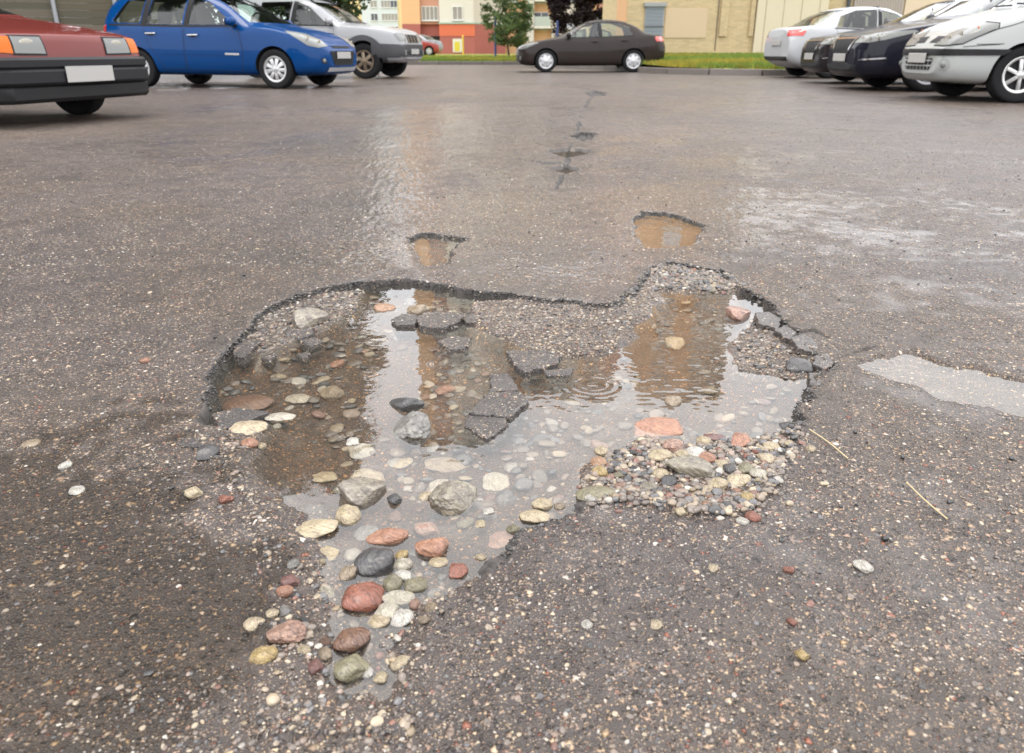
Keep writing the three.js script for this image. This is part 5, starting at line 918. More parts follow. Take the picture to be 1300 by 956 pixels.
// ---- cars far behind, over the grass
for (const [x, z, head, col, name, label] of [[1.35, -31.5, 178, [0.42, 0.33, 0.2], 'beige_car', 'beige car far back behind the bonnet of the brown saloon'], [-6.1, -57, 20, [0.3, 0.05, 0.04], 'distant_red_car', 'distant red car in front of the terracotta ground floor'], [-8.6, -60, 160, [0.2, 0.21, 0.23], 'distant_grey_car', 'distant grey car left of the distant red one']]) {
  const c = new Car(mix(SALOON, { paint: paint(...col) })), r = c.start(name, label, 'car', 650, 90, 1, head);
  r.position.set(x, z < -40 ? 0.28 : 0.02, z);
  c.shell(r); c.glazing(r);
  c.wheels(r, { rim: 0.2, n: 7, w0: 0.03, w1: 0.045, rimMat: std(0.5, 0.5, 0.5, 0.35), W: 0.185 });
}

// ------------------------------------------------------------------ kerbs, grass, walls, buildings and trees behind
const AT = (px, d) => ((px - CX) / 1018.8) * d;           // sideways place of a column of the photograph at a distance
function bevelBox(w, h, d, r = 0.012) { return new RoundedBoxGeometry(w, h, d, 2, r); }
const kerbMat = new THREE.MeshStandardMaterial({ color: lin(0.17, 0.15, 0.135), roughness: 0.75, bumpMap: grainTex, bumpScale: 0.004 });
const kerbMats = [0.85, 1, 1.15].map((k) => { const m = kerbMat.clone(); m.color.multiplyScalar(k); return m; });
function kerb(pts, label, step0) {
  const root = thing('kerb', label, 'kerb'), r = rng(pts.length * 31 + 7), g = bevelBox(0.985, 0.3, 0.15, 0.02);
  for (let i = 0; i < pts.length - 1; i++) {
    const [x0, z0] = pts[i], [x1, z1] = pts[i + 1], L = Math.hypot(x1 - x0, z1 - z0), n = Math.max(1, Math.round(L / step0));
    for (let k = 0; k < n; k++) { const t = (k + 0.5) / n, m = part(root, numberedPart(root, 'kerb_stone'), g, kerbMats[Math.floor(r() * 3)]); m.scale.x = L / n; m.position.set(lerp(x0, x1, t), (r() - 0.5) * 0.012, lerp(z0, z1, t)); m.rotation.y = -Math.atan2(z1 - z0, x1 - x0); }
  }
  return root;
}
const partCount = new WeakMap();
function numberedPart(root, n) { const c = partCount.get(root) ?? {}; partCount.set(root, c); const k = c[n] = (c[n] ?? -1) + 1; return k ? `${n}_${String(k).padStart(3, '0')}` : n; }
const KR = [[1.6, -36.5], [1.7, -30], [3.4, -25], [3.9, -23], [4.3, -21.9], [5.2, -20.9], [6.4, -20.3], [9, -20.2], [14, -20.2], [30, -20.2]], KL = [[-45, -36.8], [1.6, -36.6]];
kerb(KR, 'dark wet concrete kerb along the grass before the brick wall', 1); kerb(KL, 'thin kerb line in front of the far grass strip at centre left', 1);
// grass: sheets with their own slope, and tufts
const grassTex = tex(256, 256, (d) => { for (let j = 0; j < 256; j++) for (let i = 0; i < 256; i++) { const a = pn(i / 32, j / 32, 8, 101), b = hsh(i, j, 102), y = step(0.4, 0.75, pn(i / 64, j / 64, 4, 103)), k = (j * 256 + i) * 4, v = 0.55 + 0.5 * a + 0.5 * (b - 0.5); d[k] = s8(lerp(0.17, 0.32, y) * v); d[k + 1] = s8(lerp(0.23, 0.27, y) * v); d[k + 2] = s8(0.03 * v); d[k + 3] = 255; } }, true);
const grassMat = new THREE.MeshStandardMaterial({ map: grassTex, roughness: 0.9 });
const vergeY = (z) => lerp(0.13, 0.42, clamp((-z - 20) / 9.5));
const farY = (z) => lerp(0.12, 0.3, clamp((-z - 36.8) / 14));
function sheet(poly, yf, name, label) {
  const sh = new THREE.Shape(poly.map(([x, z]) => new THREE.Vector2(x, -z)));
  let g = new TessellateModifier(2.5, 7).modify(new THREE.ShapeGeometry(sh)); g = mergeVertices(new THREE.BufferGeometry().setAttribute('position', (g.index ? g.toNonIndexed() : g).attributes.position), 1e-4);
  const p = g.attributes.position, u = new Float32Array(p.count * 2); for (let i = 0; i < p.count; i++) { const x = p.getX(i), z = -p.getY(i); p.setXYZ(i, x, yf(z), z); u[i * 2] = x / 4; u[i * 2 + 1] = z / 4; }
  g.setAttribute('uv', new THREE.BufferAttribute(u, 2)); g.computeVertexNormals();
  const m = top(new THREE.Mesh(g, grassMat), name); m.receiveShadow = true; m.userData = { kind: 'structure', label }; return m;
}
const VERGE = [...KR.map(([x, z], i) => [x + (i < 2 ? 0.06 : 0.02), z - 0.06]), [30, -31], [8, -31], [1.7, -31]].filter((p, i) => i !== 0);
sheet(VERGE, vergeY, 'grass_verge', 'grass slope between the kerb and the yellow brick wall');
sheet([[-60, -36.85], [1.6, -36.65], [1.75, -31], [40, -31], [160, -31], [200, -400], [-200, -400]], farY, 'lawn', 'far lawn in front of the apartment blocks');
{ const g = new THREE.PlaneGeometry(1600, 1600); g.rotateX(-Math.PI / 2); const m = top(new THREE.Mesh(g, std(0.11, 0.12, 0.07, 0.95)), 'ground'); m.position.y = -0.4; m.receiveShadow = true; m.userData.kind = 'structure'; }
{
  // grass blades: bent narrow leaves in tufts
  const bl = [], r = rng(55); for (let i = 0; i < 7; i++) { const g = new THREE.PlaneGeometry(0.012, 0.11, 1, 3), p = g.attributes.position; for (let k = 0; k < p.count; k++) { const t = p.getY(k) / 0.11 + 0.5; p.setX(k, p.getX(k) * (1 - t * 0.85)); p.setY(k, t * 0.11); p.setZ(k, t * t * 0.05); } g.rotateY(r() * 6.3); g.translate((r() - 0.5) * 0.06, 0, (r() - 0.5) * 0.06); bl.push(g); }
  const tuft = mergeGeometries(bl), mat = std(1, 1, 1, 0.8, { side: THREE.DoubleSide }), N = 26000, m = new THREE.InstancedMesh(tuft, mat, N), c = new THREE.Color(); let n = 0, g = 0;
  const inPoly = (P, x, z) => { let s = false; for (let i = 0, j = P.length - 1; i < P.length; j = i++) if ((P[i][1] > z) !== (P[j][1] > z) && x < ((P[j][0] - P[i][0]) * (z - P[i][1])) / (P[j][1] - P[i][1]) + P[i][0]) s = !s; return s; };
  while (n < N && g++ < N * 8) {
    const far = r() < 0.25, x = far ? lerp(-9, 3, r()) : lerp(1.8, 17, r()), z = far ? -36.9 - 12 * r() ** 2 : -20.2 - 9.8 * r();
    if (!far && !inPoly(VERGE, x, z - 0.05)) continue;
    const s = 0.7 + 0.7 * r(), y = step(0.42, 0.7, n2(x * 0.5, z * 0.7, 104) * 0.7 + 0.3 * r());
    E.set((r() - 0.5) * 0.4, r() * 6.3, (r() - 0.5) * 0.4); M4.compose(V.set(x, (far ? farY(z) : vergeY(z)) - 0.01, z), Q.setFromEuler(E), SC.set(s, s, s)); m.setMatrixAt(n, M4);
    const v = 0.7 + 0.6 * r(); m.setColorAt(n++, c.setRGB(lerp(0.16, 0.33, y) * v, lerp(0.25, 0.28, y) * v, 0.035 * v));
  }
  m.count = n; m.castShadow = m.receiveShadow = true; m.userData = { kind: 'stuff', label: 'short green and yellowing grass on both verges' }; top(m, 'grass');
}
// ---- yellow brick building on the right
function brickTex(col, mort) {
  const W = 512, H = 512, rows = 24, cols = 8; // 2 m by 1.85 m
  const f = (fill) => (d) => { for (let j = 0; j < H; j++) for (let i = 0; i < W; i++) { const ry = (j / H) * rows, row = Math.floor(ry), rx = (i / W) * cols + (row % 2 ? 0.5 : 0), cx = Math.floor(rx) % cols, fx = rx - Math.floor(rx), fy = ry - row, joint = fy < 0.15 || fx < 0.05, k = (j * W + i) * 4; fill(d, k, joint, hsh(cx, row, 111), hsh(i, j, 112)); d[k + 3] = 255; } };
  return { map: tex(W, H, f((d, k, j, a, b) => { const v = (0.88 + 0.2 * a) * (0.93 + 0.14 * b); for (let q = 0; q < 3; q++) d[k + q] = s8(j ? mort[q] * (0.9 + 0.2 * b) : col[q] * v); }), true), bump: tex(W, H, f((d, k, j, a, b) => { d[k] = d[k + 1] = d[k + 2] = j ? 40 : 190 + 40 * b; })) };
}
const bt = brickTex([0.54, 0.42, 0.235], [0.47, 0.38, 0.25]), yellowBrick = new THREE.MeshStandardMaterial({ map: bt.map, bumpMap: bt.bump, bumpScale: 0.008, roughness: 0.85 });
const plasterBump = again(grainTex, 3, 3);
const plaster = (r, g, b) => new THREE.MeshStandardMaterial({ color: lin(r, g, b), roughness: 0.85, bumpMap: grainTex, bumpScale: 0.003 });
function boxUV(w, h, d, k = 2) { const g = new THREE.BoxGeometry(w, h, d), p = g.attributes.position, n = g.attributes.normal, u = g.attributes.uv; for (let i = 0; i < p.count; i++) { const ax = Math.abs(n.getX(i)) > 0.5; u.setXY(i, (ax ? p.getZ(i) : p.getX(i)) / k, p.getY(i) / (k * 0.925)); } return g; }
const paneMat = phy(0.03, 0.035, 0.04, 0.06, { clearcoat: 0.6 }), frameMat = std(0.7, 0.7, 0.68, 0.4), greyFrame = std(0.28, 0.29, 0.3, 0.5), curtainMats = [std(0.45, 0.45, 0.5, 0.8), std(0.3, 0.28, 0.26, 0.8), std(0.6, 0.57, 0.5, 0.8)];
const winGeo = {};
function windowIn(parent, x, y, z, w, h, turn = 0, bays = 2, fm = frameMat, seed = 0) {
  const key = `${w.toFixed(2)},${h.toFixed(2)},${bays}`;
  const o = winGeo[key] ??= (() => { const G0 = [], t = 0.07, d = 0.09; for (const [bw, bh, bx, by] of [[w + 0.04, t, 0, h / 2], [w + 0.04, t, 0, -h / 2], [t, h - t, -w / 2 + 0.01, 0], [t, h - t, w / 2 - 0.01, 0], ...Array.from({ length: bays - 1 }, (_, i) => [t, h - t, -w / 2 + (w * (i + 1)) / bays, 0])]) { const g = new THREE.BoxGeometry(bw, bh, d); g.translate(bx, by, 0.04); G0.push(g); } const s = new THREE.BoxGeometry(w + 0.2, 0.05, 0.2); s.translate(0, -h / 2 - 0.065, 0.09); return { f: mergeGeometries(G0), p: new THREE.BoxGeometry(w - 0.03, h - 0.03, 0.02), s }; })();
  const g = part(parent, numberedPart(parent, 'window'), o.f, fm); g.position.set(x, y, z); g.rotation.y = turn;
  const p = part(g, 'pane', o.p, hsh(seed, Math.round(y * 10), Math.round(x * 10)) < 0.35 ? curtainMats[Math.floor(hsh(seed + 1, Math.round(y * 9), 4) * 3)] : paneMat); p.position.z = 0.012;
  const s = part(g, 'sill', o.s, fm); s.position.z = 0.0;
  return g;
}
{
  const D = 30, z = -30.2, y0 = 0.3, H = 4.9;
  const b = thing('brick_building', 'low yellow brick building with a grey shutter window and pale patch', 'building', 0, 0, 0);
  const x0 = AT(794, 30), x1 = AT(956, 30);
  const add = (name, geo, mat, x, y, zz) => { const m = part(b, name, geo, mat); m.position.set(x, y, zz); return m; };
  add('wall', boxUV(x1 - x0, H, 8), yellowBrick, (x0 + x1) / 2, y0 + H / 2, z - 4);
  add('corner_pilaster', boxUV(0.34, H + 0.05, 0.3), plaster(0.62, 0.37, 0.2), x0 - 0.172, y0 + H / 2, z - 0.1);
  add('plaster_patch', new RoundedBoxGeometry(AT(896, D) - AT(843, D), 1.02, 0.03, 2, 0.012), plaster(0.56, 0.43, 0.28), (AT(896, D) + AT(843, D)) / 2, 1.55, z + 0.012);
  // shutter window with grey slats
  const wx = (AT(817, D) + AT(841, D)) / 2, ww = AT(841, D) - AT(817, D), wy0 = 1.02, wy1 = 2.12, sh = add('shutter', new THREE.BoxGeometry(ww, wy1 - wy0, 0.06), greyFrame, wx, (wy0 + wy1) / 2, z + 0.02);
  for (let k = 0; k < 9; k++) { const m = part(sh, numberedPart(sh, 'slat'), new RoundedBoxGeometry(ww - 0.08, (wy1 - wy0) / 9 - 0.012, 0.02, 2, 0.006), std(0.2, 0.23, 0.25, 0.35)); m.position.set(0, -(wy1 - wy0) / 2 + ((k + 0.5) * (wy1 - wy0)) / 9, 0.034); }
  { const m = part(sh, 'lintel', new RoundedBoxGeometry(ww + 0.12, 0.14, 0.14, 2, 0.01), std(0.3, 0.31, 0.3, 0.6)); m.position.set(0, (wy1 - wy0) / 2 + 0.06, 0.05); const n = part(sh, 'sash', new RoundedBoxGeometry(ww, 0.05, 0.05, 2, 0.01), std(0.13, 0.14, 0.15, 0.5)); n.position.set(0, -0.12, 0.05); }
  // pilaster strips, pipe
  for (const [px, w] of [[917, 0.3], [952, 0.16]]) add('brick_strip', boxUV(w, H - 0.7, 0.09), yellowBrick, AT(px, D), y0 + H / 2 + 0.45, z + 0.042);
  add('dark_strip', new THREE.BoxGeometry(0.05, H, 0.02), std(0.2, 0.16, 0.1, 0.8), AT(911, D) - 0.06, y0 + H / 2 + 0.3, z + 0.008);  // narrow dark brown strip just left of the wider brick strip
  // pale rendered part farther right
  const x2 = AT(1045, D), x3 = AT(1330, D);
  add('rendered_wall', new THREE.BoxGeometry(x2 - x1 - 0.02, H + 0.3, 8), plaster(0.60, 0.53, 0.38), (x1 + x2) / 2, y0 + H / 2, z - 3.85);
  for (let k = 0; k < 4; k++) add('panel_joint', new THREE.BoxGeometry(0.02, H, 0.012), std(0.36, 0.3, 0.2, 0.8), lerp(x1, x2, (k + 0.5) / 4), y0 + H / 2, z + 0.154);
  add('brick_wing', boxUV(x3 - x2, H, 8), yellowBrick, (x2 + x3) / 2, y0 + H / 2, z - 4.1);
  add('downpipe', new THREE.CylinderGeometry(0.075, 0.075, H, 14), std(0.06, 0.065, 0.07, 0.5), AT(1071, D), y0 + H / 2, z + 0.02);
  const rs = add('roller_door', new THREE.BoxGeometry(AT(1141, D) - AT(1078, D), 2.7, 0.08), std(0.33, 0.28, 0.24, 0.6), (AT(1141, D) + AT(1078, D)) / 2, 1.75, z - 0.06);
  for (let k = 0; k < 18; k++) { const m = part(rs, numberedPart(rs, 'slat'), new RoundedBoxGeometry(0.088, 2.7, 0.03, 2, 0.01), std(0.36, 0.31, 0.27, 0.6)); m.position.set(-0.87 + k * 0.102, 0, 0.05); }
  add('rendered_panel', new THREE.BoxGeometry(AT(1330, D) - AT(1143, D), 3.6, 0.1), plaster(0.62, 0.5, 0.36), (AT(1330, D) + AT(1143, D)) / 2, 2.05, z - 0.08);
  add('roof_edge', bevelBox(x3 - x0 + 0.5, 0.25, 8.5, 0.03), std(0.2, 0.2, 0.2, 0.7), (x0 + x3) / 2, y0 + H + 0.24, z - 3.9);
}
// ---- apartment blocks
function block(name, label, o) {
  const b = thing(name, label, 'apartment block', o.x, o.y ?? 0.2, o.z, o.turn ?? 0);
  for (const w of o.walls) { const m = part(b, w.name ?? 'wall', new THREE.BoxGeometry(w.w, w.h, w.d), w.mat); m.position.set(w.x, w.y0 + w.h / 2, w.z); }
  for (const g of o.windows ?? []) for (let f = g.f0 ?? 0; f < g.n; f++) windowIn(b, g.x, g.y + f * 2.8, g.z, g.w, g.h, g.turn ?? 0, g.bays ?? 2, frameMat, Math.round(o.x * 7) + f);
  return b;
}
const cream = plaster(0.62, 0.585, 0.52), cream2 = plaster(0.56, 0.51, 0.45), peach = plaster(0.66, 0.40, 0.22), rose = plaster(0.52, 0.27, 0.19), terracotta = plaster(0.36, 0.115, 0.095), vermilion = plaster(0.60, 0.15, 0.075), greenTrim = std(0.3, 0.42, 0.33, 0.5), orangeWall = plaster(0.52, 0.27, 0.11), brownWall = plaster(0.30, 0.19, 0.11), blueish = plaster(0.55, 0.58, 0.60);
{
  const d = 87, k = (px) => AT(px, d), FL = 15, H = 3.1 + 2.8 * FL - 0.6;
  const xl = k(512), xc = k(603), W1 = xc - xl, x535 = k(535) - xl, x559 = k(559) - xl;
  const b = block('apartment_block', 'tall cream and peach apartment block with a terracotta ground floor', { x: xl, z: -d, walls: [
    { name: 'pilaster', w: x535, h: H - 0.4, d: 12, x: x535 / 2, y0: 3.1, z: -6, mat: peach }, { name: 'rose_wall', w: x559 - x535, h: H - 0.8, d: 11.8, x: (x535 + x559) / 2, y0: 3.1, z: -6.4, mat: rose }, { name: 'wall', w: W1 - x559, h: H, d: 12, x: (x559 + W1) / 2, y0: 3.1, z: -6.002, mat: cream },
    { name: 'ground_floor', w: x535 - 0.02, h: 3.1, d: 12.1, x: x535 / 2, y0: 0, z: -6, mat: terracotta }, { name: 'ground_floor', w: x559 - x535, h: 3.1, d: 11.4, x: (x535 + x559) / 2, y0: 0, z: -6.6, mat: terracotta }, { name: 'ground_floor', w: W1 - x559, h: 1.9, d: 12.3, x: (x559 + W1) / 2, y0: 0, z: -5.95, mat: terracotta }, { name: 'red_band', w: W1 - x559 + 0.05, h: 1.2, d: 12.4, x: (x559 + W1) / 2, y0: 1.9, z: -5.95, mat: vermilion },
    { name: 'green_trim', w: W1 - x559 + 0.1, h: 0.14, d: 12.6, x: (x559 + W1) / 2, y0: 3.1, z: -5.95, mat: greenTrim }, { name: 'doorway', w: x559 - x535 - 0.15, h: 1.0, d: 0.1, x: (x535 + x559) / 2, y0: 0.9, z: -0.88, mat: dark },
    { name: 'roof_slab', w: W1 + 0.2, h: 0.4, d: 12.4, x: W1 / 2, y0: 3.1 + H, z: -6, mat: cream2 },
  ], windows: [{ x: (x535 + x559) / 2, y: 4.15, z: -0.46, w: 1.75, h: 1.35, bays: 4, n: FL }, { x: k(582) - xl, y: 4.15, z: 0.02, w: 1.05, h: 1.3, bays: 2, n: FL }] });
  // the side that recedes from the corner at column 603
  const side = new THREE.Group(); side.name = 'side_wing'; side.position.set(W1, 0, 0); side.rotation.y = 0.95; b.add(side);
  for (const [name, w, h, y0, dz, mat] of [['wing_ground_floor', 5.6, 1.9, 0, 0.06, terracotta], ['wing_red_band', 5.65, 1.2, 1.9, 0.07, terracotta], ['wing_wall', 5.6, H, 3.1, 0, cream2], ['wing_trim', 5.7, 0.14, 3.1, 0.1, greenTrim]]) { const m = part(side, name, new THREE.BoxGeometry(w, h, 6), mat); m.position.set(w / 2 - 0.1, y0 + h / 2, -3 + dz); }
  const p = part(b, 'poster', new THREE.BoxGeometry(1.0, 1.35, 0.05), std(0.62, 0.62, 0.5, 0.6)); p.position.set(k(581) - xl, 0.95, 0.24);
  const q = part(p, 'yellow_field', new THREE.BoxGeometry(0.55, 0.95, 0.03), std(0.6, 0.5, 0.04, 0.6)); q.position.set(-0.02, -0.1, 0.03);
}
{
  const d = 92, k = (px) => AT(px, d), FL = 15, H = 2.8 * FL + 1.2, xl = k(638), W = k(806) - xl, a = k(700) - xl, c = k(748) - xl;
  const b = block('apartment_block', 'peach apartment block with pale balconies behind the purple tree', { x: xl, z: -d, walls: [
    { w: a, h: H, d: 12, x: a / 2, y0: 0, z: -7, mat: peach }, { w: c - a, h: H - 0.5, d: 12, x: (a + c) / 2, y0: 0, z: -6.5, mat: cream2 }, { name: 'rose_wall', w: W - c, h: H - 3, d: 12, x: (c + W) / 2, y0: 0, z: -6, mat: rose },
    { name: 'pier', w: 0.8, h: H, d: 1.4, x: k(673) - xl, y0: 0, z: -0.6, mat: cream }, { name: 'pier', w: 0.8, h: H - 1.5, d: 1, x: c + 0.2, y0: 0, z: -0.3, mat: peach }, { name: 'roof_slab', w: W + 0.3, h: 0.4, d: 12.5, x: W / 2, y0: H, z: -6.9, mat: cream2 },
  ], windows: [{ x: k(765) - xl, y: 3.5, z: 0.02, w: 2.6, h: 1.45, bays: 3, n: FL - 1 }, { x: k(725) - xl, y: 3.5, z: -0.48, w: 1.4, h: 1.4, bays: 2, n: FL }, { x: k(650) - xl, y: 3.5, z: -0.98, w: 1.3, h: 1.35, bays: 2, n: FL }, { x: k(687) - xl, y: 3.6, z: -0.98, w: 1.6, h: 1.8, bays: 2, n: FL }] });
  const rail = std(0.42, 0.47, 0.42, 0.5), slab0 = std(0.66, 0.63, 0.56, 0.7), bw = k(699) - k(678);
  for (let f = 0; f < FL - 1; f++) { const s = part(b, numberedPart(b, 'balcony'), new THREE.BoxGeometry(bw, 0.24, 1.3), slab0); s.position.set(k(688.5) - xl, 2.9 + f * 2.8, -0.4); const r = part(s, 'railing', new THREE.BoxGeometry(bw - 0.06, 1.0, 0.05), rail); r.position.set(0, 0.625, 0.6); }
}
{
  const d = 58, k = (px) => AT(px, d), FL = 9, H = 2.8 * FL + 1.4, xl = k(847), W = k(966) - xl;
  const b = block('apartment_block', 'orange apartment block above the low brick building, mirrored in the puddles', { x: xl, z: -d, walls: [
    { w: W * 0.55, h: H, d: 12, x: W * 0.275, y0: 0, z: -6, mat: orangeWall }, { name: 'recessed_wall', w: W * 0.45, h: H - 0.6, d: 11, x: W * 0.775, y0: 0, z: -6.2, mat: brownWall }, { name: 'roof_slab', w: W + 0.3, h: 0.35, d: 12.4, x: W / 2, y0: H, z: -6, mat: cream2 }],
    windows: [{ x: W * 0.2, y: 1.9, z: 0.02, w: 1.3, h: 1.4, n: FL }, { x: W * 0.66, y: 1.9, z: -0.68, w: 1.2, h: 1.4, n: FL }, { x: W * 0.88, y: 1.9, z: -0.68, w: 1.2, h: 1.4, n: FL }] });
}
{
  const d = 190, k = (px) => AT(px, d), FL = 11, H = 2.8 * FL + 1.5, xl = k(462), W = k(514) - xl;
  block('apartment_block', 'distant white tower block left of the cream and peach one', { x: xl, z: -d, walls: [{ w: k(507) - xl, h: H, d: 14, x: (k(507) - xl) / 2, y0: 0, z: -7, mat: blueish }, { name: 'yellow_wall', w: W - (k(507) - xl), h: H - 1, d: 13, x: (W + k(507) - xl) / 2, y0: 0, z: -7, mat: plaster(0.7, 0.55, 0.3) }, { name: 'yellow_wall', w: 3, h: H - 1, d: 13, x: -1.52, y0: 0, z: -7, mat: plaster(0.7, 0.55, 0.3) }, { name: 'roof_slab', w: W + 1, h: 0.5, d: 14.6, x: W / 2, y0: H, z: -7, mat: blueish }],
    windows: [478, 493, 503].map((px, i) => ({ x: k(px) - xl, y: 2.2, z: 0.03, w: i === 1 ? 2.2 : 1.6, h: 1.5, bays: i === 1 ? 3 : 2, n: FL })) });
}
// ---- posts of a playground, and things on the far lawn
for (const [px, d, h, w, col, label] of [[629, 46, 2.05, 0.13, [0.03, 0.06, 0.22], 'dark blue post on the far lawn before the terracotta corner'], [588, 48, 1.15, 0.1, [0.75, 0.5, 0.05], 'yellow post on the far lawn beside the poster'], [707, 40, 1.75, 0.11, [0.03, 0.06, 0.22], 'dark blue post behind the bonnet of the brown saloon']]) {
  const t = thing('post', label, 'post', AT(px, d), farY(-d), -d), m = part(t, 'shaft', new THREE.CylinderGeometry(w / 2, w / 2, h, 14), std(...col, 0.45)); m.position.y = h / 2; const c = part(t, 'cap', new THREE.SphereGeometry(w * 0.55, 14, 8), std(...col, 0.4)); c.position.y = h;
}
// ---- slatted fence on steel posts behind the red car
{
  const f = thing('slatted_fence', 'weathered wooden slat fence on grey steel posts behind the red car', 'fence', -10.6, 0, -16.6, 0.42), sl = [std(0.10, 0.085, 0.055, 0.85), std(0.125, 0.105, 0.075, 0.85), std(0.085, 0.075, 0.05, 0.85)], pm = std(0.3, 0.31, 0.32, 0.45, { metalness: 0.3 }), r = rng(5);
  for (let b = -4; b < 3; b++) {
    const p = part(f, numberedPart(f, 'fence_post'), new THREE.CylinderGeometry(0.045, 0.045, 2.3, 12), pm); p.position.set(b * 1.15, 1.15, 0.07);
    for (let k = 0; k < 14; k++) { const m = part(f, numberedPart(f, 'slat'), new RoundedBoxGeometry(1.148, 0.141, 0.028, 2, 0.008), sl[Math.floor(r() * 3)]); m.position.set(b * 1.15 + 0.575, 0.32 + k * 0.142, 0); m.rotation.x = (r() - 0.5) * 0.06; }
  }
}
// ---- trees
function leafSpray(seed, n, size, w) { const r = rng(seed), G0 = []; for (let i = 0; i < n; i++) { const g = new THREE.PlaneGeometry(size * w, size, 2, 3), p = g.attributes.position; for (let k = 0; k < p.count; k++) { const t = p.getY(k) / size + 0.5, e = Math.sin(Math.PI * clamp(t, 0.04, 0.97)); p.setX(k, p.getX(k) * (0.15 + 0.95 * e)); p.setZ(k, -0.3 * size * t * t + Math.abs(p.getX(k)) * 0.35); p.setY(k, t * size); } g.rotateX(-0.3 - 1.1 * r()); g.rotateZ((r() - 0.5) * 1.4); g.rotateY(r() * 6.3); g.translate((r() - 0.5) * size * 2, (r() - 0.5) * size * 1.6, (r() - 0.5) * size * 2); G0.push(g); } return mergeGeometries(G0); }
const bark = new THREE.MeshStandardMaterial({ color: lin(0.07, 0.055, 0.042), roughness: 0.9, bumpMap: grainTex, bumpScale: 0.02 });
function limb(a, b, r0, r1, bend, seed) { const r = rng(seed), m = a.clone().lerp(b, 0.5).add(new THREE.Vector3((r() - 0.5) * bend, (r() - 0.3) * bend * 0.5, (r() - 0.5) * bend)), c = new THREE.CatmullRomCurve3([a, m, b]), g = new THREE.TubeGeometry(c, 10, 1, 9), p = g.attributes.position, q = new THREE.Vector3(); for (let i = 0; i < p.count; i++) { const t = Math.floor(i / 10) / 10, o = c.getPointAt(t), k = lerp(r0, r1, t); q.fromBufferAttribute(p, i).sub(o).multiplyScalar(k).add(o); p.setXYZ(i, q.x, q.y, q.z); } g.computeVertexNormals(); return g; }
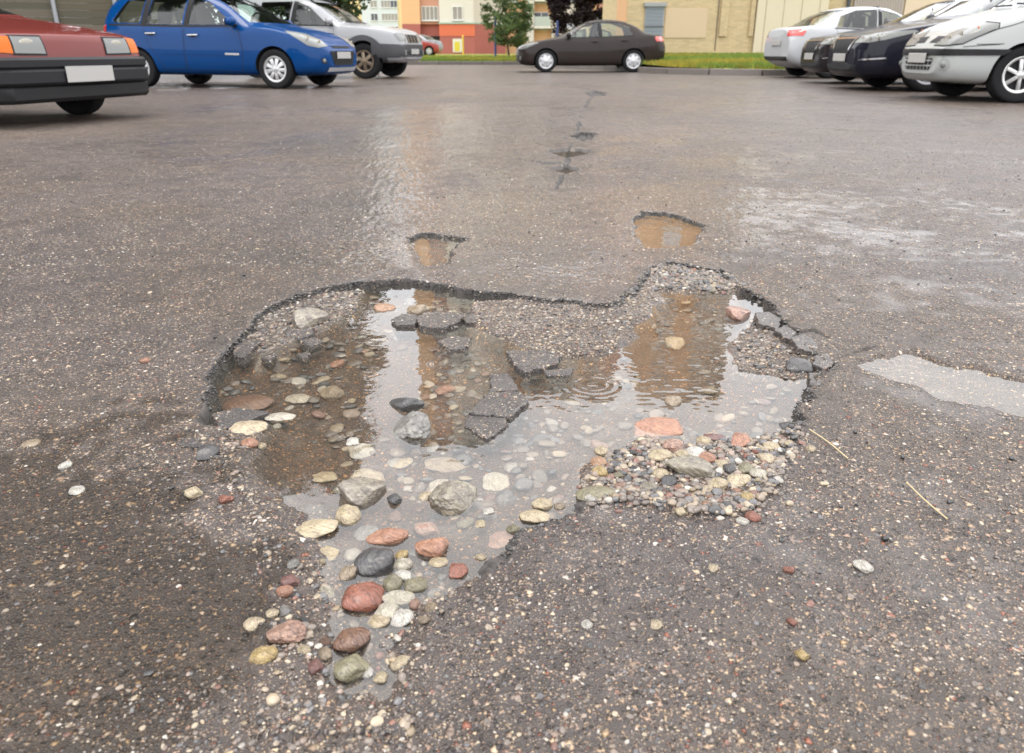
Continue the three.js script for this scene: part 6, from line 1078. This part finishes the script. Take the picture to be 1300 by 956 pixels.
function tree(name, label, x, z, o) {
  const t = thing(name, label, 'tree', x, o.y ?? 0.1, z), r = rng(o.seed), L = [], tips = [], topY = o.h * 0.72;
  L.push(limb(new THREE.Vector3(0, -0.2, 0), new THREE.Vector3((r() - 0.5) * 0.5, topY, (r() - 0.5) * 0.5), o.trunk, o.trunk * 0.25, 0.5, o.seed));
  for (let i = 0; i < o.limbs; i++) { const y = lerp(o.low, topY, (i + 0.3) / o.limbs), a = i * 2.4 + r(), u = clamp((y - o.low) / (o.h - o.low)), rad = o.rad * (o.shape ? o.shape(u) : Math.sqrt(Math.max(0.1, 1 - (2 * u - 0.75) ** 2))), b = new THREE.Vector3(Math.cos(a) * rad * 0.75, Math.min(o.h * 0.95, y + rad * (0.25 + 0.4 * r())), Math.sin(a) * rad * 0.75); L.push(limb(new THREE.Vector3(0, y * 0.9, 0), b, o.trunk * 0.35, o.trunk * 0.06, 0.6, o.seed + i)); tips.push(b, b.clone().lerp(new THREE.Vector3(0, y, 0), 0.4)); }
  part(t, 'trunk', mergeGeometries(L), bark);
  const clumps = []; for (let i = 0; i < o.clumps; i++) { const u = r(), y = lerp(o.low, o.h, u), rad = o.rad * (o.shape ? o.shape(u) : Math.sqrt(Math.max(0.02, 1 - (2 * u - 0.8) ** 2 * 0.9))), a = r() * 6.3, d = rad * Math.sqrt(0.25 + 0.75 * r()); clumps.push([Math.cos(a) * d, y, Math.sin(a) * d, o.rad * (0.14 + 0.16 * r()), 0.75 + 0.5 * r()]); }
  for (const b of tips) clumps.push([b.x, b.y, b.z, o.rad * 0.24, 0.8 + 0.4 * r()]);
  const sp = leafSpray(o.seed + 9, 7, o.leaf, o.lw ?? 0.55), mat = new THREE.MeshPhysicalMaterial({ color: 0xffffff, roughness: 0.75, transmission: 0.25, thickness: 0, side: THREE.DoubleSide, specularIntensity: 0.3 }), m = new THREE.InstancedMesh(sp, mat, o.n), c = new THREE.Color();
  for (let i = 0; i < o.n; i++) { const k = clumps[Math.floor(r() * clumps.length)], a = r() * 6.3, b = Math.acos(2 * r() - 1), d = k[3] * Math.cbrt(r()) * 1.15; E.set((r() - 0.5) * 1.2, r() * 6.3, (r() - 0.5) * 1.2); const s = 0.7 + 0.6 * r(); M4.compose(V.set(k[0] + d * Math.sin(b) * Math.cos(a), k[1] + d * Math.cos(b) * 0.75, k[2] + d * Math.sin(b) * Math.sin(a)), Q.setFromEuler(E), SC.set(s, s, s)); m.setMatrixAt(i, M4); const v = k[4] * (0.75 + 0.5 * r()); m.setColorAt(i, c.setRGB(o.col[0] * v, o.col[1] * v, o.col[2] * v)); }
  m.castShadow = m.receiveShadow = true; m.name = 'crown'; m.userData.kind = 'stuff'; t.add(m);
  return t;
}
const GREEN = [0.06, 0.085, 0.028];
tree('broadleaf_tree', 'big dark green tree rising behind the silver off-road car', -7.9, -26, { seed: 11, h: 14.5, low: 1.5, rad: 3.6, trunk: 0.28, limbs: 12, clumps: 80, shape: (u) => 0.98 - 0.55 * u * u, n: 9000, leaf: 0.2, col: GREEN });
tree('broadleaf_tree', 'big tree above the blue car, seen as the dark reflection in the pothole', -13.6, -27, { seed: 12, h: 22, low: 3.4, rad: 4.8, trunk: 0.32, limbs: 12, clumps: 80, n: 9000, leaf: 0.24, col: [0.07, 0.08, 0.03] });
tree('broadleaf_tree', 'tall tree over the slatted fence behind the red car, only its shade and reflection show', -14.6, -19.5, { seed: 13, h: 22, low: 3.2, rad: 4.6, trunk: 0.35, limbs: 12, clumps: 90, n: 9000, leaf: 0.28, col: [0.065, 0.085, 0.03] });
tree('broadleaf_tree', 'tall tree beyond the left end of the slatted fence, only its reflection shows', -18.5, -13.5, { seed: 14, h: 20, low: 3.5, rad: 5.2, trunk: 0.34, limbs: 12, clumps: 80, n: 8000, leaf: 0.28, col: [0.06, 0.085, 0.03] });
tree('young_tree', 'thin pale green young tree in front of the peach block', AT(647, 46), -46, { seed: 15, y: 0.2, h: 4.6, low: 0.55, rad: 1.35, trunk: 0.06, limbs: 10, clumps: 34, n: 900, leaf: 0.15, col: [0.15, 0.21, 0.09], shape: (u) => 0.45 + 0.6 * Math.sin(Math.PI * clamp(u * 0.85 + 0.1)) });
tree('purple_tree', 'dark purple-leaved plum tree behind the brown saloon', AT(728, 42), -42, { seed: 16, y: 0.2, h: 6.4, low: 1.3, rad: 1.5, trunk: 0.09, limbs: 12, clumps: 46, n: 3200, leaf: 0.14, col: [0.036, 0.023, 0.026], shape: (u) => 0.6 + 0.5 * Math.sin(Math.PI * clamp(u + 0.1)) });

renderer.render(scene, camera);
